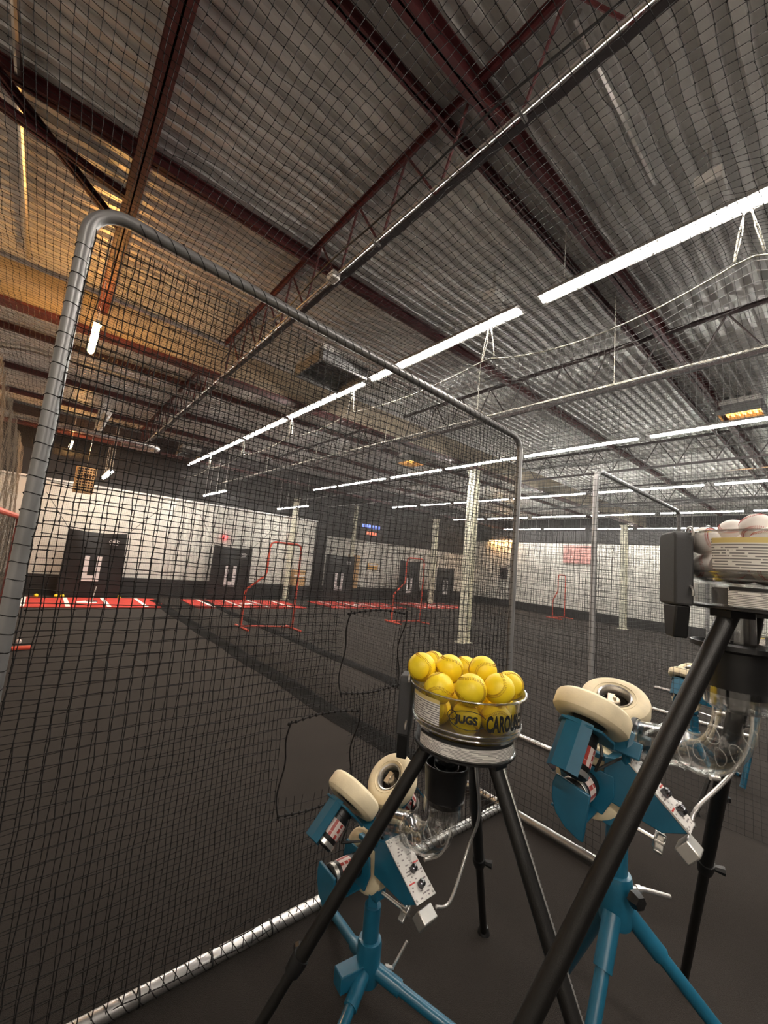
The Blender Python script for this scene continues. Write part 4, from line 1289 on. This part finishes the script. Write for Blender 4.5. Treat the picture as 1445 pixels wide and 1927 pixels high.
def chute(top, end, bdir, label):
    """clear elbow: a straight collar under the cup, then a bend towards the wheels"""
    top = Vector(top); end = Vector(end); bd = Vector(bdir).normalized()
    t = thing('ball_chute', (end.x, end.y, end.z), label, 'chute')
    dz = top.z - end.z
    hor = end - top; hor.z = 0
    hl = hor.length; hd = hor.normalized()
    P = []
    for i in range(25):
        q = max(0.0, (i - 2) / 22) * PI / 2
        drop = dz * 0.12 * min(1.0, i / 2)
        P.append(top - Vector((0, 0, drop + dz * 0.88 * math.sin(q))) + hd * hl * (1 - math.cos(q)))
    MB().tube(P, [0.05] * len(P), 32, caps=False).build('elbow_tube', clear, t, sharp=60)
    bd = hd
    MB().lathe([(0.066, 0.0), (0.07, 0.0), (0.07, -0.045), (0.056, -0.055), (0.052, -0.055), (0.064, -0.043)], top + Vector((0, 0, 0.028)), (0, 0, 1), 36, closed=True).build('collar', clear_smoky, t)
    # moulded seam flanges along the two sides of the bend, and ring edges of its round openings
    side = bd.cross(Vector((0, 0, 1))).normalized()
    for sgn in (-1, 1):
        up_ = []
        for i in range(1, 25):
            d = (P[i] - P[i - 1]).normalized(); nn = side.cross(d)
            up_.append(P[i] + nn * sgn * 0.0515)
        MB().tube(up_, 0.0035, 6).build('seam_flange', frosted, t)
    for q in (8, 14, 19):
        d = (P[q + 1] - P[q - 1]).normalized(); nn = side.cross(d)
        for sgn in (-1, 1):
            ring = []
            for a in np.linspace(0, 2 * PI, 20, endpoint=False):
                x = 0.024 * math.cos(a); yv = 0.024 * math.sin(a)
                h = math.sqrt(max(0.0, 0.0505 ** 2 - yv ** 2))
                ring.append(P[q] + d * x + nn * yv + side * sgn * h)
            MB().tube(ring, 0.0013, 6, closed=True).build('opening_ring', frosted, t)
    for q, sgn in ((6, 1), (17, -1)):
        d = (P[q + 1] - P[q - 1]).normalized(); nn = side.cross(d)
        MB().tube([P[q] + nn * sgn * 0.055 - side * 0.012, P[q] + nn * sgn * 0.055 + side * 0.012], 0.007, 10).build('seam_screw', silver, t)
    return t

# --- near pair (yellow softballs)
FA = (1.195, 0.91, 1.13)
feeder(FA[0], FA[1], FA[2], [(1.90, 1.26), (0.56, 1.31), (1.165, 0.165)], 'black legged ball feeder whose clear hopper is heaped with yellow balls', lip=0.079)
yprA = (2.5, -1.8, 1.5)
sA, bA, uA = frame_axes(*yprA)
pA = Vector((1.247, 1.406, 0.636))
machine(pA, yprA, (135, 45), (1.235, 1.335), 0.085, 0.33, [(1.35, 1.75), (0.90, 1.18), (1.50, 0.86)], 'low blue three wheel pitching machine beneath the hopper of yellow balls', low=True)
endA = pA - bA * 0.235 + uA * 0.058
chute((FA[0] + 0.01, FA[1] + 0.076, FA[2] - 0.235), endA, bA, 'clear plastic elbow chute under the hopper of yellow balls')
# --- right pair (white baseballs)
FB = (1.445, 0.165, 1.672)
feeder(FB[0], FB[1], FB[2], [(2.43, 0.60), (0.535, 0.732), (1.40, -0.91)], 'tall black legged ball feeder at the right edge holding white balls')
yprB = (6.0, 6.7, 3.6)
sB, bB, uB = frame_axes(*yprB)
pB = Vector((1.568, 0.623, 1.20))
machine(pB, yprB, (150, 30), (1.60, 0.575), 0.63, 0.92, [(1.06, 0.53), (2.02, 0.05), (2.0, 0.93)], 'tall blue three wheel pitching machine at right beneath the white ball feeder', box_at=(-0.275, -0.15))
endB = pB - bB * 0.235 + uB * 0.058
chute((FB[0] + 0.01, FB[1] + 0.076, FB[2] - 0.235), endB, bB, 'clear plastic elbow chute at the right edge under the white ball feeder')

# --- balls in the hoppers
G1 = 'yellow softballs heaped in the near hopper'
YB = [((1.080, 1.023, 1.358), 'yellow softball at the left end of the heap, overhanging the hopper rim'),
      ((1.195, 1.074, 1.345), 'yellow softball half hidden behind the leftmost ball'),
      ((1.163, 0.967, 1.359), 'yellow softball in the back middle of the heap with its seam arch facing the camera'),
      ((1.299, 1.003, 1.335), 'yellow softball peeping out between the two highest middle balls'),
      ((1.244, 0.886, 1.366), 'yellow softball on top of the heap, right of the middle'),
      ((1.342, 0.839, 1.318), 'yellow softball at the right end, behind the front right ball'),
      ((1.065, 0.924, 1.317), 'yellow softball in front at left, just above the printed label'),
      ((1.094, 0.819, 1.338), 'yellow softball front and centre, with a full ring of stitches'),
      ((1.188, 0.780, 1.340), 'yellow softball front right, just above the hopper lettering')]
first = None
for i, (p, lab) in enumerate(YB):
    if first is None:
        first = make_ball('softball', 0.0485, yellow_leather, yellow_thread, lab, G1, p)
        first.rotation_euler = (0.4, 0.9, 2.2)
        yellow0 = first
    else:
        rr = [(0.3, 0.2, 0.1), (2.0, 0.1, 0.7), (0.5, 1, 2), (0.6, 1.4, 0.3), (1.2, 0.3, 0.6), (1.9, 0.8, 1.5), (1.75, 0.2, 0.55), (0.9, 0.5, 1.9)][i - 1]
        place_ball(yellow0, p, rr, lab, G1)
LOW = 'yellow softball packed low inside the clear hopper, seen through its wall'
k = 0
for (rad, n, z, ph) in ((0.122, 7, FA[2] + 0.115, 0.2), (0.02, 1, FA[2] + 0.115, 0)):
    for i in range(n):
        a = ph + 2 * PI * i / n
        place_ball(yellow0, (FA[0] + rad * math.cos(a), FA[1] + rad * math.sin(a), z), (random.random() * 3, random.random() * 3, random.random() * 3), LOW, G1)
G2 = 'white balls in the right hopper'
WB = [((1.375, 0.180, 1.878), 'white baseball highest in the right hopper, red seam facing the camera'),
      ((1.47, 0.243, 1.878), 'white baseball behind the highest one in the right hopper'),
      ((1.355, 0.285, 1.842), 'white baseball beside the charcoal tower, peeping over the hopper rim')]
for i, (p, lab) in enumerate(WB):
    if i == 0:
        white0 = make_ball('baseball', 0.0372, white_leather, red_thread, lab, G2, p)
        white0.rotation_euler = (1.75, 0.5, 0.9)
    else:
        place_ball(white0, p, [(0, 0, 0), (1.2, 0.4, 2.0), (0.4, 1.9, 0.3)][i], lab, G2)
LOW2 = 'white baseball packed low inside the right hopper, seen through its wall'
for (rad, n, z, ph) in ((0.132, 10, FB[2] + 0.103, 0.1), (0.055, 4, FB[2] + 0.103, 0.3), (0.118, 9, FB[2] + 0.165, 0.45), (0.04, 3, FB[2] + 0.165, 0.0)):
    for i in range(n):
        a = ph + 2 * PI * i / n
        p = Vector((FB[0] + rad * math.cos(a), FB[1] + rad * math.sin(a), z))
        if any((p - Vector(q[0])).length < 0.06 for q in WB): continue
        place_ball(white0, p, (random.random() * 3, random.random() * 3, random.random() * 3), LOW2, G2)
# loose balls by the back wall
for (p, lab) in (((0.115, 14.14, 0.0485), 'loose yellow ball at the back edge of the first red mat, farthest left'), ((0.527, 14.13, 0.0485), 'loose yellow ball by the left foot of the first black target'),
                 ((0.66, 14.12, 0.0485), 'loose yellow ball beside another at the left foot of the first target'), ((1.98, 14.13, 0.0485), 'loose yellow ball by the right foot of the first black target')):
    place_ball(yellow0, p, (1, 2, 0.5), lab, 'loose balls on the floor')
place_ball(white0, (-0.03, 8.33, 0.0372), (1, 0.5, 0.2), 'loose white ball on the floor at the left edge near the red bat', 'loose balls on the floor')
bt = MB().lathe([(0.0, 0.0), (0.02, 0.002), (0.033, 0.02), (0.033, 0.3), (0.026, 0.45), (0.0135, 0.6), (0.013, 0.76), (0.022, 0.775), (0.0, 0.78)], (0.134, 7.885, 0.034), (-1, -0.12, 0), 16)
tag(bt.build('bat', red_frame, origin=(-0.2, 7.86, 0)), 'red bat lying on the black floor at the left edge', 'bat')
# tee in front of the first target
t = thing('batting_tee', (1.25, 13.2, 0.024), 'thin grey batting tee standing on the first red mat', 'tee')
MB().lathe([(0.0, 0.0), (0.13, 0.0), (0.13, 0.02), (0.0, 0.025)], (1.25, 13.2, 0.024), (0, 0, 1), 16).build('tee_base', steel_dark, t)
MB().tube([(1.25, 13.2, 0.04), (1.3, 13.25, 0.42)], 0.014, 8).build('tee_stem', silver, t)

# --- far machines of the second lane, behind the netting
mc = machine((4.86, 1.16, 0.86), (0, 2, 0), (150, 30), (4.88, 1.11), 0.30, 0.56, [(4.72, 0.85), (5.45, 0.9), (5.0, 1.6)], 'small blue pitching machine behind the netting in the second lane')
# right-hand blue tripod leg + feeder seen under the white ball feeder
fd = feeder(4.86, 0.62, 1.22, [(5.5, 0.95), (4.2, 0.95), (4.83, -0.1)], 'black legged ball feeder behind the netting in the second lane')
tag(MB().tube([(5.36, 0.722, 0.70), (5.115, 0.814, 0.022)], 0.022, 12).build('blue_pole', blue, origin=(5.1, 0.8, 0.0)), 'slanting blue pole behind the clear elbow chute at the right edge', 'pole')

# ------------------------------------------------------------------ flexible metal conduits
def flex(name, pts, r, label, m=silver):
    P = [Vector(p) for p in pts]
    # smooth with Catmull-Rom, corrugated radius
    out = []
    n = len(P)
    for i in range(n - 1):
        p0 = P[max(i - 1, 0)]; p1 = P[i]; p2 = P[i + 1]; p3 = P[min(i + 2, n - 1)]
        L = (p2 - p1).length
        k = max(4, int(L / 0.0045))
        for j in range(k):
            q = j / k
            out.append(0.5 * ((2 * p1) + (p2 - p0) * q + (2 * p0 - 5 * p1 + 4 * p2 - p3) * q * q + (3 * p1 - p0 - 3 * p2 + p3) * q ** 3))
    out.append(P[-1])
    rs = [r * (1.0 if i % 2 else 0.74) for i in range(len(out))]
    return tag(MB().tube(out, rs, 8).build(name, m, origin=P[0], sharp=180), label, 'cable')
def panel_pt(o, s, b_, u, x, q, h, at=(-0.33, -0.12)):
    dv = Vector((0.835, 0.55)); P0 = Vector(at)
    return o + s * x + b_ * (P0.x + dv.x * q - dv.y * h) + u * (P0.y + dv.y * q + dv.x * h)
a0 = panel_pt(pA, sA, bA, uA, 0.03, -0.03, -0.02)
FTA = Vector((1.90, 1.26, 0)); TA = Vector((FA[0], FA[1], FA[2]))
def legpt(F, T, k, off):
    dd = (Vector((F[0], F[1], 0)) - Vector((T[0], T[1], 0))).normalized()
    top = Vector(T) + dd * 0.118
    return top + (Vector(F) - top) * k + Vector(off)
flex('metal_conduit', [a0, a0 + Vector((0.07, -0.01, 0.0)), a0 + Vector((0.2, 0.02, 0.12)), legpt((1.90, 1.26, 0), TA, 0.33, (-0.02, -0.03, 0.0)), legpt((1.90, 1.26, 0), TA, 0.14, (-0.02, -0.03, 0)), legpt((1.90, 1.26, 0), TA, 0.02, (-0.02, -0.03, -0.02))], 0.0068,
     'silver flexible conduit from the low machine control panel up to the yellow ball hopper')
fF = (1.165, 0.165, 0)
flex('metal_conduit', [legpt(fF, TA, 0.0, (0.035, 0.0, 0.0)), legpt(fF, TA, 0.25, (0.032, 0.0, 0.0)), legpt(fF, TA, 0.5, (0.030, 0, 0)), legpt(fF, TA, 0.75, (0.030, 0, 0)), legpt(fF, TA, 0.95, (0.032, 0, 0))], 0.0068,
     'braided silver cable running down the front leg of the yellow ball feeder')
b0 = panel_pt(pB, sB, bB, uB, 0.03, -0.005, -0.005, (-0.275, -0.15))
TB = Vector((FB[0], FB[1], FB[2]))
flex('metal_conduit', [b0, b0 + Vector((0.03, 0.0, 0.04)), legpt((2.43, 0.60, 0), TB, 0.30, (0.0, -0.03, 0)), legpt((2.43, 0.60, 0), TB, 0.2, (0.03, -0.01, 0)), legpt((2.43, 0.60, 0), TB, 0.1, (0.035, -0.01, 0)), legpt((2.43, 0.60, 0), TB, 0.01, (0.04, -0.01, -0.02))], 0.0068,
     'silver flexible conduit from the tall machine control panel up to the white ball feeder')
